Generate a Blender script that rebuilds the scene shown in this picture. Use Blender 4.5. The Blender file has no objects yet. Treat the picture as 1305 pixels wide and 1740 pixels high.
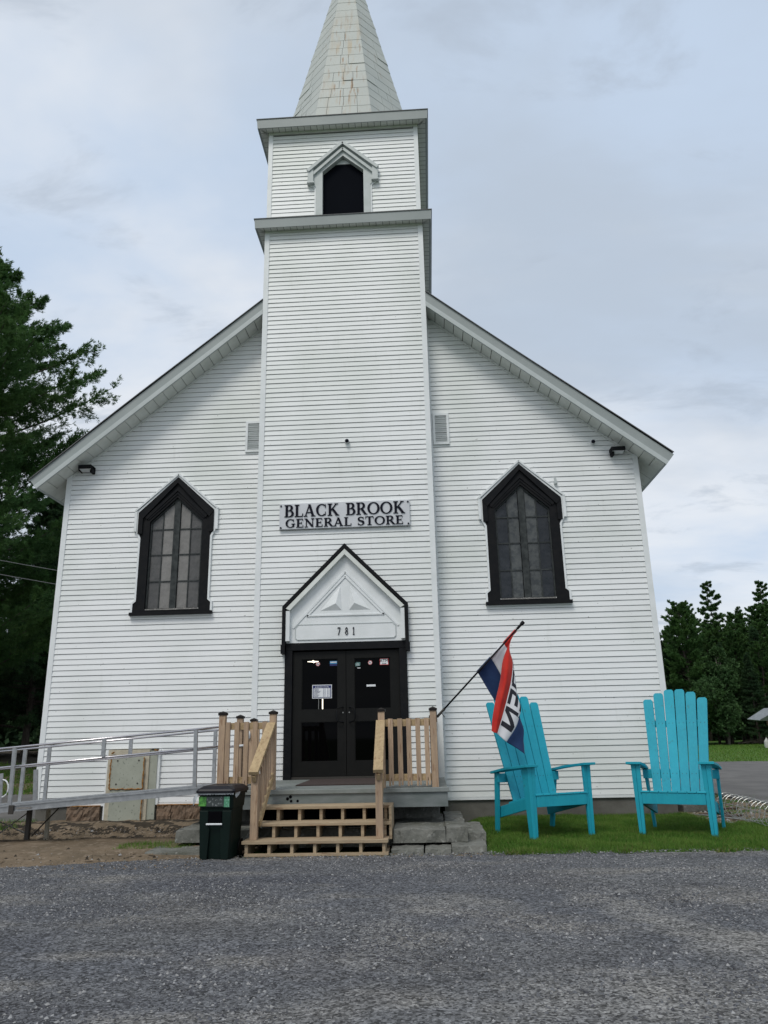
import bpy, math, random
import numpy as np
from mathutils import Vector, Matrix
R = math.radians
rnd = random.Random(7)
rng = np.random.default_rng(11)
sc = bpy.context.scene
COL = sc.collection

# ------------------------------------------------------------------ camera
YAW, PITCH, ROLL, FPX = R(2.99117), R(16.5607), R(-1.21236), 1280.41
fw = Vector((-math.sin(YAW) * math.cos(PITCH), math.cos(YAW) * math.cos(PITCH), math.sin(PITCH)))
rt = Vector((math.cos(YAW), math.sin(YAW), 0))
up = rt.cross(fw)
r2 = rt * math.cos(ROLL) + up * math.sin(ROLL)
u2 = up * math.cos(ROLL) - rt * math.sin(ROLL)
cam = bpy.data.cameras.new('camera')
cam.sensor_fit = 'VERTICAL'; cam.sensor_height = 36.0; cam.lens = FPX / 1740 * 36
cam.clip_start = 0.1; cam.clip_end = 3000
co = bpy.data.objects.new('camera', cam); COL.objects.link(co)
m = Matrix((r2, u2, -fw)).transposed().to_4x4(); m.translation = (1.4447, -13.9835, 1.4)
co.matrix_world = m
sc.camera = co

# ------------------------------------------------------------------ sky, sun, exposure
SUN_EL, SUN_AZ = R(55), R(200)          # azimuth clockwise from +Y: behind the camera, a little to its left
w = bpy.data.worlds.new('World'); sc.world = w; w.use_nodes = True
nt = w.node_tree; nt.nodes.clear()
def wn(t, **k):
    n = nt.nodes.new(t)
    for a, b in k.items(): setattr(n, a, b)
    return n
out = wn('ShaderNodeOutputWorld'); bg = wn('ShaderNodeBackground'); bg.inputs[1].default_value = 0.10
sky = wn('ShaderNodeTexSky', sky_type='NISHITA', sun_disc=False); sky.sun_elevation = SUN_EL; sky.sun_rotation = SUN_AZ
sky.dust_density = 1.5; sky.ozone_density = 1.5
tc = wn('ShaderNodeTexCoord')
sep = wn('ShaderNodeSeparateXYZ'); nt.links.new(tc.outputs['Generated'], sep.inputs[0])
# project the view direction on a high cloud sheet so that clouds flatten towards the horizon
az = wn('ShaderNodeMath', operation='ADD'); az.inputs[1].default_value = 0.22; nt.links.new(sep.outputs[2], az.inputs[0])
dv = wn('ShaderNodeVectorMath', operation='DIVIDE'); cb = wn('ShaderNodeCombineXYZ')
for i in range(3): nt.links.new(az.outputs[0], cb.inputs[i])
nt.links.new(tc.outputs['Generated'], dv.inputs[0]); nt.links.new(cb.outputs[0], dv.inputs[1])
def cloud(scale, detail, rough, loc, lo, hi):
    mp = wn('ShaderNodeMapping'); mp.inputs['Location'].default_value = loc; mp.inputs['Scale'].default_value = (1, 1.7, 1)
    nt.links.new(dv.outputs[0], mp.inputs[0])
    n = wn('ShaderNodeTexNoise'); n.inputs['Scale'].default_value = scale; n.inputs['Detail'].default_value = detail
    n.inputs['Roughness'].default_value = rough; n.inputs['Distortion'].default_value = .3
    nt.links.new(mp.outputs[0], n.inputs['Vector'])
    r = wn('ShaderNodeMapRange'); r.inputs[1].default_value = lo; r.inputs[2].default_value = hi
    r.interpolation_type = 'SMOOTHSTEP'
    nt.links.new(n.outputs[0], r.inputs[0]); return r.outputs[0]
c1 = cloud(0.8, 6, .55, (3.1, 1.2, 0), .36, .62)
c2 = cloud(.75, 6, .55, (7.7, 4.0, 0), .40, .62)
c3 = cloud(3.0, 6, .6, (2.3, 8.1, 0), .56, .72)
CL = (6.0, 7.1, 8.4, 1)      # bright cloud (before the 0.10 strength)
mixa = wn('ShaderNodeMix', data_type='RGBA'); mixa.inputs['A'].default_value = (4.9, 6.1, 8.1, 1); mixa.inputs['B'].default_value = CL
mixa.inputs['A'].default_value = (5.2, 6.2, 7.6, 1); mixa.inputs['B'].default_value = (7.5, 7.8, 8.2, 1)
nt.links.new(c1, mixa.inputs['Factor'])
mixb = wn('ShaderNodeMix', data_type='RGBA'); mixb.inputs['B'].default_value = (4.5, 5.1, 5.85, 1)
m2 = wn('ShaderNodeMath', operation='MULTIPLY'); m2.inputs[1].default_value = .70; nt.links.new(c2, m2.inputs[0])
nt.links.new(m2.outputs[0], mixb.inputs['Factor']); nt.links.new(mixa.outputs['Result'], mixb.inputs['A'])
mixd = wn('ShaderNodeMix', data_type='RGBA'); mixd.inputs['B'].default_value = (4.1, 4.7, 5.5, 1)
m3 = wn('ShaderNodeMath', operation='MULTIPLY'); m3.inputs[1].default_value = .6; nt.links.new(c3, m3.inputs[0]); nt.links.new(m3.outputs[0], mixd.inputs['Factor']); nt.links.new(mixb.outputs['Result'], mixd.inputs['A'])
mixc = wn('ShaderNodeMix', data_type='RGBA'); mixc.inputs['Factor'].default_value = .90
nt.links.new(sky.outputs[0], mixc.inputs['A']); nt.links.new(mixd.outputs['Result'], mixc.inputs['B'])
nt.links.new(mixc.outputs['Result'], bg.inputs[0]); nt.links.new(bg.outputs[0], out.inputs[0])

sl = bpy.data.lights.new('sun', 'SUN'); sl.energy = 1.45; sl.angle = R(20); sl.color = (1, .965, .89)
so = bpy.data.objects.new('sun', sl); COL.objects.link(so)
sd = Vector((math.sin(SUN_AZ) * math.cos(SUN_EL), math.cos(SUN_AZ) * math.cos(SUN_EL), math.sin(SUN_EL)))
so.rotation_euler = sd.to_track_quat('Z', 'Y').to_euler(); so.location = (0, -20, 30)
sc.view_settings.view_transform = 'Standard'; sc.view_settings.look = 'None'
sc.view_settings.gamma = 1; sc.view_settings.use_curve_mapping = False
sc.view_settings.exposure = 0.20

# ------------------------------------------------------------------ materials
M = {}
def mat(name, col, rough=.6, col2=None, nscale=6, lo=.35, hi=.65, bump=0, bscale=30, metal=0, spec=.5, detail=4,
        rand=0, stretch=(1, 1, 1), ior=None, coord='Object', extra=None):
    m = bpy.data.materials.new(name); m.use_nodes = True; M[name] = m
    t = m.node_tree; b = t.nodes['Principled BSDF']
    b.inputs['Roughness'].default_value = rough; b.inputs['Metallic'].default_value = metal
    b.inputs['Specular IOR Level'].default_value = spec
    c = (*col, 1); b.inputs['Base Color'].default_value = c
    tcn = t.nodes.new('ShaderNodeTexCoord'); mp = t.nodes.new('ShaderNodeMapping')
    mp.inputs['Scale'].default_value = stretch; t.links.new(tcn.outputs[coord], mp.inputs[0])
    cur = None
    if col2 is not None:
        n = t.nodes.new('ShaderNodeTexNoise'); n.inputs['Scale'].default_value = nscale; n.inputs['Detail'].default_value = detail
        n.inputs['Roughness'].default_value = .6
        t.links.new(mp.outputs[0], n.inputs['Vector'])
        r = t.nodes.new('ShaderNodeMapRange'); r.inputs[1].default_value = lo; r.inputs[2].default_value = hi
        t.links.new(n.outputs[0], r.inputs[0])
        x = t.nodes.new('ShaderNodeMix'); x.data_type = 'RGBA'; x.inputs['A'].default_value = c; x.inputs['B'].default_value = (*col2, 1)
        t.links.new(r.outputs[0], x.inputs['Factor']); cur = x.outputs['Result']
    if rand:
        oi = t.nodes.new('ShaderNodeObjectInfo'); hs = t.nodes.new('ShaderNodeHueSaturation')
        mr = t.nodes.new('ShaderNodeMapRange'); mr.inputs[3].default_value = 1 - rand; mr.inputs[4].default_value = 1 + rand
        t.links.new(oi.outputs['Random'], mr.inputs[0]); t.links.new(mr.outputs[0], hs.inputs['Value'])
        if cur: t.links.new(cur, hs.inputs['Color'])
        else: hs.inputs['Color'].default_value = c
        cur = hs.outputs[0]
    if extra: cur = extra(t, b, mp, cur, c)
    if cur: t.links.new(cur, b.inputs['Base Color'])
    if bump:
        n = t.nodes.new('ShaderNodeTexNoise'); n.inputs['Scale'].default_value = bscale; n.inputs['Detail'].default_value = 5
        t.links.new(mp.outputs[0], n.inputs['Vector'])
        bp = t.nodes.new('ShaderNodeBump'); bp.inputs['Strength'].default_value = bump; bp.inputs['Distance'].default_value = .02
        t.links.new(n.outputs[0], bp.inputs['Height']); t.links.new(bp.outputs[0], b.inputs['Normal'])
    return m
def mixin(t, cur, c0, fac, col):
    x = t.nodes.new('ShaderNodeMix'); x.data_type = 'RGBA'
    if cur: t.links.new(cur, x.inputs['A'])
    else: x.inputs['A'].default_value = c0
    x.inputs['B'].default_value = (*col, 1); t.links.new(fac, x.inputs['Factor']); return x.outputs['Result']
def noisef(t, vec, scale, lo, hi, mul=1, detail=4, stretch=None):
    if stretch:
        mp = t.nodes.new('ShaderNodeMapping'); mp.inputs['Scale'].default_value = stretch
        t.links.new(vec, mp.inputs[0]); vec = mp.outputs[0]
    n = t.nodes.new('ShaderNodeTexNoise'); n.inputs['Scale'].default_value = scale; n.inputs['Detail'].default_value = detail
    t.links.new(vec, n.inputs['Vector'])
    r = t.nodes.new('ShaderNodeMapRange'); r.inputs[1].default_value = lo; r.inputs[2].default_value = hi
    r.inputs[4].default_value = mul; t.links.new(n.outputs[0], r.inputs[0]); return r.outputs[0]

def siding_extra(t, b, mp, cur, c):
    # grime: soft blotches, fine run-down streaks and a few insect specks
    f = noisef(t, mp.outputs[0], .28, .50, .68, .5)
    cur = mixin(t, cur, c, f, (.64, .675, .63))
    f = noisef(t, mp.outputs[0], .55, .45, .8, .6)
    cur = mixin(t, cur, c, f, (.52, .56, .52))
    f = noisef(t, mp.outputs[0], 3.0, .60, .88, .28, stretch=(3.5, 1, .5))
    cur = mixin(t, cur, c, f, (.45, .47, .43))
    f = noisef(t, mp.outputs[0], 21, .775, .79, .7, detail=1, stretch=(.8, 1, 1.4))
    return mixin(t, cur, c, f, (.12, .11, .09))
mat('siding', (.765, .778, .782), .48, rand=.018, extra=siding_extra, bump=.05, bscale=9, stretch=(1, 1, 1))
mat('trim_white', (.76, .78, .79), .45, (.64, .67, .67), 2.5, .4, .8)
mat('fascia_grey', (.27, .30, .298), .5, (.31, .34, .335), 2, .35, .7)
mat('lip_white', (.47, .505, .505), .45, (.42, .455, .45), 3, .4, .7)
mat('soffit', (.70, .72, .69), .55, (.60, .62, .58), 4, .35, .7, rand=.035)
mat('roofing', (.11, .115, .12), .9, (.16, .16, .16), 20, bump=.4)
def spire_extra(t, b, mp, cur, c):
    f = noisef(t, mp.outputs[0], 1.0, .3, .75, .8)
    cur = mixin(t, cur, c, f, (.49, .505, .475))
    # rust runs down the middle of the front, below the worst seams
    sp_ = t.nodes.new('ShaderNodeSeparateXYZ'); t.links.new(mp.outputs[0], sp_.inputs[0])
    def band(o_, c0, hw, hw2):
        a = t.nodes.new('ShaderNodeMath'); a.operation = 'SUBTRACT'; a.inputs[1].default_value = c0; t.links.new(o_, a.inputs[0])
        q = t.nodes.new('ShaderNodeMath'); q.operation = 'ABSOLUTE'; t.links.new(a.outputs[0], q.inputs[0])
        r = t.nodes.new('ShaderNodeMapRange'); r.inputs[1].default_value = hw; r.inputs[2].default_value = hw2; r.inputs[3].default_value = 1; r.inputs[4].default_value = 0
        t.links.new(q.outputs[0], r.inputs[0]); return r.outputs[0]
    bx, bz = band(sp_.outputs[0], .0, .18, .60), band(sp_.outputs[2], 16.6, .9, 2.6)
    m_ = t.nodes.new('ShaderNodeMath'); m_.operation = 'MULTIPLY'; t.links.new(bx, m_.inputs[0]); t.links.new(bz, m_.inputs[1])
    def mul(x):
        q = t.nodes.new('ShaderNodeMath'); q.operation = 'MULTIPLY'; t.links.new(x, q.inputs[0]); t.links.new(m_.outputs[0], q.inputs[1]); return q.outputs[0]
    f = mul(noisef(t, mp.outputs[0], 3.0, .50, .66, .6, stretch=(2.6, 1, .28))); cur = mixin(t, cur, c, f, (.42, .31, .18))
    f = mul(noisef(t, mp.outputs[0], 4.5, .58, .64, .75, stretch=(2.8, 1, .30))); cur = mixin(t, cur, c, f, (.26, .14, .055))
    f = noisef(t, mp.outputs[0], 3.5, .64, .72, .4, stretch=(2.0, 2.0, .35)); cur = mixin(t, cur, c, f, (.34, .27, .19))
    return cur
mat('spire_metal', (.41, .435, .415), .6, rand=.035, extra=spire_extra, bump=.15, bscale=4)
mat('spire_core', (.12, .115, .10), .9)
mat('black_paint', (.006, .007, .009), .6, (.011, .011, .012), 8, bump=.05, spec=.12)
mat('black_void', (.003, .003, .004), .9, spec=.03)
mat('black_board', (.004, .005, .008), .9, spec=.05)
mat('casing_grey', (.50, .53, .53), .5, (.42, .46, .45), 5)
mat('pane_light', (.215, .207, .198), .16, (.185, .178, .17), 5, rand=.12, spec=.28)
mat('pane_dark', (.115, .112, .11), .16, (.09, .09, .09), 5, rand=.2, spec=.28)
mat('pane_navy', (.016, .020, .026), .12, (.028, .032, .038), 5, rand=.2, spec=.28)
mat('pane_curtain', (.082, .088, .088), .14, (.05, .056, .06), 9, .45, .6, rand=.1, spec=.28)
mat('mullion', (.052, .058, .058), .6, (.02, .024, .025), 8, spec=.2)
mat('door_frame', (.010, .010, .011), .5, spec=.35)
mat('door_glass', (.0012, .0012, .0015), .03, spec=.06)
mat('door_leaf', (.0095, .0098, .0095), .5, (.012, .012, .0115), 4, spec=.12)
mat('sign_board', (.62, .635, .665), .5, (.56, .575, .605), 3)
mat('letter_black', (.007, .008, .016), .6, spec=.1)
mat('white_print', (.72, .74, .76), .5)
mat('blue_print', (.012, .02, .12), .5)
mat('red_print', (.5, .03, .03), .5)
mat('cyan_print', (.06, .25, .45), .5)
mat('teal_print', (.10, .2, .19), .5)
mat('nickel', (.35, .34, .32), .35, metal=.9)
for n_ in ('pane_light', 'pane_dark', 'pane_navy', 'pane_curtain'):
    t_ = M[n_].node_tree; b_ = t_.nodes['Principled BSDF']; no = t_.nodes.new('ShaderNodeTexNoise'); no.inputs['Scale'].default_value = 3.5
    bu = t_.nodes.new('ShaderNodeBump'); bu.inputs['Strength'].default_value = .35; bu.inputs['Distance'].default_value = .05
    t_.links.new(no.outputs[0], bu.inputs['Height']); t_.links.new(bu.outputs[0], b_.inputs['Normal'])
lamp = mat('warm_glow', (.9, .85, .7), .5)
lamp.node_tree.nodes['Principled BSDF'].inputs['Emission Color'].default_value = (1, .9, .7, 1)
lamp.node_tree.nodes['Principled BSDF'].inputs['Emission Strength'].default_value = 1.6
def wood_extra(t, b, mp, cur, c):
    f = noisef(t, mp.outputs[0], 9, .60, .68, .6, detail=2)
    cur = mixin(t, cur, c, f, (.20, .10, .05))
    f = noisef(t, mp.outputs[0], 26, .5, .8, .5)
    return mixin(t, cur, c, f, (.25, .17, .11))
mat('wood_vert', (.44, .315, .205), .75, (.33, .235, .165), 7, rand=.16, stretch=(4, 4, .5), bump=.1, extra=wood_extra)
mat('wood_rail', (.46, .34, .19), .75, (.36, .26, .14), 7, rand=.10, stretch=(3, 1, 3), bump=.1, extra=wood_extra)
mat('wood_tread', (.40, .31, .20), .78, (.30, .23, .15), 7, rand=.10, stretch=(.5, 4, 4), bump=.1, extra=wood_extra)
mat('cap_brown', (.010, .007, .006), .45, spec=.25)
mat('deck_paint', (.165, .185, .172), .6, (.22, .24, .235), 5, rand=.04, bump=.08)
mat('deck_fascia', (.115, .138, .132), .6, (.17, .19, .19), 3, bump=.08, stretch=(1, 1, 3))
mat('rubber_mat', (.035, .022, .020), .9, (.05, .035, .03), 40, bump=.3)
def conc_extra(t, b, mp, cur, c):
    f = noisef(t, mp.outputs[0], 2.0, .48, .66, .75, detail=7); cur = mixin(t, cur, c, f, (.075, .078, .06))
    f = noisef(t, mp.outputs[0], 14, .60, .68, .7, detail=5); cur = mixin(t, cur, c, f, (.26, .26, .24))
    f = noisef(t, mp.outputs[0], 7, .64, .69, .7, detail=6); cur = mixin(t, cur, c, f, (.04, .042, .035))
    return cur
mat('concrete', (.165, .165, .148), .9, (.11, .112, .098), 5, rand=.08, bump=.9, bscale=22, extra=conc_extra)
mat('concrete_wall', (.13, .125, .11), .9, (.085, .08, .07), 2.2, .35, .65, bump=.4, bscale=10)
mat('brown_stone', (.225, .150, .100), .9, (.13, .095, .068), 9, .3, .7, rand=.15, bump=.9, bscale=12)
def panel_extra(t, b, mp, cur, c):
    f = noisef(t, mp.outputs[0], 22, .63, .66, .7, detail=3)
    cur = mixin(t, cur, c, f, (.16, .18, .15))
    return cur
mat('panel_green', (.36, .375, .315), .75, (.31, .325, .27), 4, extra=panel_extra, bump=.06)
mat('panel_edge', (.50, .46, .36), .8, (.4, .36, .28), 12)
mat('foam', (.38, .19, .05), .9, (.22, .10, .03), 22, bump=.8, bscale=50)
mat('aluminium', (.42, .43, .44), .42, (.32, .33, .34), 12, metal=.75, bump=.04)
mat('aluminium_tube', (.52, .50, .52), .25, metal=.9)
mat('steel_dark', (.05, .045, .04), .6, metal=.4)
mat('galvanised', (.42, .43, .42), .4, (.3, .3, .29), 30, metal=.7)
mat('steel_wire', (.16, .17, .17), .6)
mat('bin_green', (.0022, .0085, .0065), .5, (.0035, .011, .009), 4, spec=.16)
mat('bin_lid', (.004, .004, .007), .42, (.009, .008, .012), 5, spec=.3)
mat('bin_front', (.004, .013, .011), .42, spec=.45)
mat('decal_green', (.10, .34, .06), .4, (.04, .16, .03), 30, .45, .55)
mat('decal_teal', (.07, .25, .14), .4, (.2, .4, .3), 40, .5, .6)
mat('decal_dark', (.04, .05, .05), .4, (.25, .27, .27), 45, .6, .64)
mat('clear_bag', (.45, .47, .48), .25, (.25, .27, .28), 25)
def paint_extra(t, b, mp, cur, c):
    f = noisef(t, mp.outputs[0], 5, .45, .75, .5, stretch=(9, 9, .8)); cur = mixin(t, cur, c, f, (.018, .37, .45))
    f = noisef(t, mp.outputs[0], 13, .66, .72, .55, detail=3); cur = mixin(t, cur, c, f, (.03, .19, .22))
    return cur
mat('turquoise', (.016, .335, .445), .55, (.010, .285, .385), 3, .3, .75, rand=.07, bump=.12, bscale=18, spec=.3, extra=paint_extra)
mat('flag_red', (.52, .035, .022), .8, (.44, .02, .016), 7)
mat('flag_white', (.66, .67, .70), .8)
mat('flag_blue', (.016, .038, .105), .8, (.012, .028, .085), 7)
mat('flag_black', (.012, .013, .022), .8)
for n_ in ('flag_red', 'flag_white', 'flag_blue'):
    b_ = M[n_].node_tree.nodes['Principled BSDF']; b_.inputs['Specular IOR Level'].default_value = .15
    b_.inputs['Sheen Weight'].default_value = .15
mat('bark', (.10, .08, .065), .95, (.05, .042, .035), 5, bump=.8, stretch=(3, 3, .6))
mat('bark_pale', (.17, .15, .13), .95, (.08, .07, .06), 5, stretch=(3, 3, .6))
def leaf_extra(c2, c3):
    def f_(t, b, mp, cur, c):
        f = noisef(t, mp.outputs[0], .45, .4, .62, 1, detail=3)
        cur = mixin(t, cur, c, f, c2)
        f = noisef(t, mp.outputs[0], 3.2, .55, .75, .8, detail=2)
        return mixin(t, cur, c, f, c3)
    return f_
mat('needle_pine', (.050, .118, .036), .65, rand=.1, extra=leaf_extra((.075, .150, .042), (.11, .19, .055)), spec=.25)
mat('needle_spruce', (.040, .088, .040), .7, rand=.25, extra=leaf_extra((.058, .115, .046), (.085, .145, .055)), spec=.25)
mat('leaf_broad', (.045, .10, .034), .7, rand=.2, extra=leaf_extra((.06, .12, .04), (.08, .14, .05)), spec=.25)

for n_ in ('needle_pine', 'needle_spruce', 'leaf_broad', 'grass'):
    pass
def thin(name, amt):
    t = M[name].node_tree; b = t.nodes['Principled BSDF']; o = t.nodes['Material Output']
    tr = t.nodes.new('ShaderNodeBsdfTranslucent'); mx = t.nodes.new('ShaderNodeMixShader'); mx.inputs[0].default_value = amt
    if b.inputs['Base Color'].is_linked: t.links.new(b.inputs['Base Color'].links[0].from_socket, tr.inputs[0])
    t.links.new(b.outputs[0], mx.inputs[1]); t.links.new(tr.outputs[0], mx.inputs[2]); t.links.new(mx.outputs[0], o.inputs['Surface'])
def gravel_extra(t, b, mp, cur, c):
    tcn = t.nodes.new('ShaderNodeTexCoord'); v = tcn.outputs['Object']
    f = noisef(t, v, .30, .44, .60, .8, detail=6, stretch=(1, 1.5, 1)); cur = mixin(t, cur, c, f, (.155, .156, .158))
    f = noisef(t, v, .8, .50, .68, .8, detail=7, stretch=(.8, 2.0, 1)); cur = mixin(t, cur, c, f, (.215, .205, .190))
    f = noisef(t, v, .55, .52, .70, .7, detail=6, stretch=(1, 1.6, 1)); cur = mixin(t, cur, c, f, (.068, .069, .075))
    def worn(x, y, rx, ry, rot, amt):
        mq = t.nodes.new('ShaderNodeMapping'); mq.vector_type = 'TEXTURE'; mq.inputs['Location'].default_value = (x, y, 0); mq.inputs['Rotation'].default_value = (0, 0, R(rot)); mq.inputs['Scale'].default_value = (rx, ry, 1)
        t.links.new(v, mq.inputs[0]); ln = t.nodes.new('ShaderNodeVectorMath'); ln.operation = 'LENGTH'; t.links.new(mq.outputs[0], ln.inputs[0])
        nf = noisef(t, v, 2.2, .25, .75, 1.0, detail=6)
        ad = t.nodes.new('ShaderNodeMath'); ad.operation = 'ADD'; t.links.new(ln.outputs['Value'], ad.inputs[0]); t.links.new(nf, ad.inputs[1])
        r = t.nodes.new('ShaderNodeMapRange'); r.interpolation_type = 'SMOOTHSTEP'; r.inputs[1].default_value = 1.5; r.inputs[2].default_value = .55; r.inputs[4].default_value = amt
        t.links.new(ad.outputs[0], r.inputs[0]); return r.outputs[0]
    for q in ((3.1, -7.0, .45, 1.5, 20, .75), (3.5, -8.3, .7, 1.0, 10, .6), (2.9, -9.2, 1.2, .7, 0, .5), (1.6, -6.7, .75, .5, 0, .6), (1.1, -7.6, .35, .9, -15, .5), (.0, -7.0, .6, .35, 10, .5), (2.0, -9.4, .5, .6, 0, .45), (-1.2, -6.3, .9, .35, 0, .4), (3.6, -5.2, 1.4, .25, 0, .4), (.7, -9.6, .6, .5, 0, .3)):
        cur = mixin(t, cur, c, worn(*q), (.235, .228, .215))
    for q in ((-.6, -5.6, 1.8, .6, 0, .55), (2.4, -5.5, 1.1, .5, 0, .5), (.6, -8.4, .8, 1.0, 10, .45), (-1.8, -8.0, .9, 1.0, 0, .45)):
        cur = mixin(t, cur, c, worn(*q), (.070, .074, .090))
    for sc_, lo_, hi_, am in ((62, .28, 1.48, 1), (23, .74, 1.18, 1)):
        vo = t.nodes.new('ShaderNodeTexVoronoi'); vo.inputs['Scale'].default_value = sc_; t.links.new(v, vo.inputs['Vector'])
        sx_ = t.nodes.new('ShaderNodeSeparateXYZ'); t.links.new(vo.outputs['Color'], sx_.inputs[0])
        mr_ = t.nodes.new('ShaderNodeMapRange'); mr_.inputs[1].default_value = .05; mr_.inputs[2].default_value = .95; mr_.inputs[3].default_value = lo_; mr_.inputs[4].default_value = hi_
        t.links.new(sx_.outputs[0], mr_.inputs[0]); hs_ = t.nodes.new('ShaderNodeHueSaturation'); t.links.new(mr_.outputs[0], hs_.inputs['Value']); t.links.new(cur, hs_.inputs['Color']); cur = hs_.outputs[0]
    return cur
mat('gravel', (.112, .116, .127), .95, extra=gravel_extra, bump=1.0, bscale=45, spec=.2)
mat('pebble', (.145, .15, .16), .9, (.085, .088, .096), 9, .35, .65, spec=.3)
mat('pebble_dark', (.038, .040, .046), .9, (.08, .08, .09), 9, spec=.3)
mat('pebble_pale', (.32, .32, .325), .9, (.21, .205, .2), 9, spec=.3)
mat('asphalt', (.112, .108, .104), .9, (.150, .144, .138), 1.4, .4, .65, bump=.4, bscale=60, spec=.2, stretch=(1, .6, 1))
thin('needle_pine', .35); thin('needle_spruce', .3); thin('leaf_broad', .35)
def dirt_extra(t, b, mp, cur, c):
    f = noisef(t, mp.outputs[0], 2.2, .4, .65, .8, detail=6); cur = mixin(t, cur, c, f, (.105, .082, .056))
    f = noisef(t, mp.outputs[0], 9, .55, .66, .7, detail=5); cur = mixin(t, cur, c, f, (.25, .20, .15))
    return cur
mat('dirt', (.170, .130, .090), .95, extra=dirt_extra, bump=1.0, bscale=14, spec=.15)
mat('dark_dirt_shade', (.026, .021, .016), .95, (.045, .036, .026), 4, bump=1.0, bscale=12, spec=.2)  # dark soil; its tone also paints the shade in the ditch
mat('lawn_soil', (.042, .085, .018), .95, (.055, .085, .022), 2.5, .35, .65, bump=.8, bscale=30, spec=.1)
mat('lawn_far', (.080, .145, .030), .95, (.06, .115, .024), .35, .35, .65, bump=.8, bscale=8, spec=.1)
mat('grass', (.072, .165, .022), .7, (.125, .215, .038), 1.9, .38, .62, spec=.2)
mat('grass_dry', (.16, .15, .05), .8, (.10, .12, .04), 1.5, spec=.2)
mat('rust_wood', (.09, .045, .028), .9, (.05, .03, .02), 5, rand=.2)
mat('tin', (.30, .32, .33), .5, (.2, .21, .22), 5, metal=.3)
mat('firewood', (.22, .16, .10), .9, (.12, .09, .06), 6, rand=.35)
mat('jug', (.42, .42, .39), .6)
mat('dead_branch', (.22, .19, .15), .9, (.12, .1, .08), 8)

# ------------------------------------------------------------------ mesh builder
class MB:
    def __init__(s): s.v = []; s.f = []; s.m = []
    def add(s, vs, fs, mi=0):
        k = len(s.v); s.v += [tuple(v) for v in vs]; s.f += [tuple(i + k for i in f) for f in fs]; s.m += [mi] * len(fs); return s
    def box(s, x0, x1, y0, y1, z0, z1, mi=0):
        return s.add([(x0, y0, z0), (x1, y0, z0), (x1, y1, z0), (x0, y1, z0), (x0, y0, z1), (x1, y0, z1), (x1, y1, z1), (x0, y1, z1)],
                     [(0, 3, 2, 1), (4, 5, 6, 7), (0, 1, 5, 4), (1, 2, 6, 5), (2, 3, 7, 6), (3, 0, 4, 7)], mi)
    def beam(s, a, b, w, h, upv=(0, 0, 1), mi=0, w2=None, h2=None):
        a = Vector(a); b = Vector(b); d = (b - a).normalized(); u = Vector(upv)
        x = d.cross(u).normalized(); z = x.cross(d).normalized()
        w2 = w if w2 is None else w2; h2 = h if h2 is None else h2; vs = []
        for p, W, H in ((a, w, h), (b, w2, h2)):
            for sx, sz in ((-1, -1), (1, -1), (1, 1), (-1, 1)): vs.append(p + x * sx * W / 2 + z * sz * H / 2)
        return s.add(vs, [(0, 1, 2, 3), (7, 6, 5, 4), (0, 4, 5, 1), (1, 5, 6, 2), (2, 6, 7, 3), (3, 7, 4, 0)], mi)
    def prism(s, poly, y0, y1, mi=0, axis='y'):
        # poly: (x,z) outline, counter-clockwise seen from -Y; extruded in y
        n = len(poly)
        def P(p, y): return (p[0], y, p[1]) if axis == 'y' else ((y, p[0], p[1]) if axis == 'x' else (p[0], p[1], y))
        vs = [P(p, y0) for p in poly] + [P(p, y1) for p in poly]
        fs = [tuple(range(n)), tuple(range(2 * n - 1, n - 1, -1))] + [(i, i + n, (i + 1) % n + n, (i + 1) % n) for i in range(n)]
        return s.add(vs, fs, mi)
    def tube(s, pts, r, n=8, mi=0, cap=True):
        pts = [Vector(p) for p in pts]; rs = r if isinstance(r, (list, tuple)) else [r] * len(pts); vs = []
        for i, p in enumerate(pts):
            d = (pts[min(i + 1, len(pts) - 1)] - pts[max(i - 1, 0)]).normalized()
            u = Vector((0, 0, 1)) if abs(d.z) < .9 else Vector((1, 0, 0))
            x = d.cross(u).normalized(); z = x.cross(d).normalized()
            for k in range(n):
                a = 2 * math.pi * k / n; vs.append(p + (x * math.cos(a) + z * math.sin(a)) * rs[i])
        fs = [(i * n + k, i * n + (k + 1) % n, (i + 1) * n + (k + 1) % n, (i + 1) * n + k) for i in range(len(pts) - 1) for k in range(n)]
        if cap: fs += [tuple(range(n - 1, -1, -1)), tuple((len(pts) - 1) * n + k for k in range(n))]
        return s.add(vs, fs, mi)
    def ring(s, outer, inner, y0, y1, mi=0):
        # band between two outlines with the same number of points (x,z), extruded in y
        n = len(outer); vs = [(p[0], y0, p[1]) for p in outer] + [(p[0], y0, p[1]) for p in inner] + [(p[0], y1, p[1]) for p in outer] + [(p[0], y1, p[1]) for p in inner]
        fs = []
        for i in range(n):
            j = (i + 1) % n
            fs += [(i, j, n + j, n + i), (i, i + 2 * n, j + 2 * n, j), (n + i, n + j, 3 * n + j, 3 * n + i)]
        return s.add(vs, fs, mi)
    def build(s, name, mats, parent=None, smooth=False, bevel=0):
        me = bpy.data.meshes.new(name); me.from_pydata(s.v, [], s.f)
        for q in (mats if isinstance(mats, (list, tuple)) else [mats]): me.materials.append(M[q])
        if any(s.m): me.polygons.foreach_set('material_index', s.m)
        if smooth: me.polygons.foreach_set('use_smooth', [True] * len(s.f))
        me.update()
        o = bpy.data.objects.new(name, me); COL.objects.link(o)
        if parent: o.parent = parent
        if bevel:
            bm = o.modifiers.new('bevel', 'BEVEL'); bm.width = bevel; bm.segments = 2; bm.limit_method = 'ANGLE'
        return o
def fixnormals(o):
    import bmesh
    b = bmesh.new(); b.from_mesh(o.data); bmesh.ops.recalc_face_normals(b, faces=b.faces); b.to_mesh(o.data); b.free()
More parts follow.
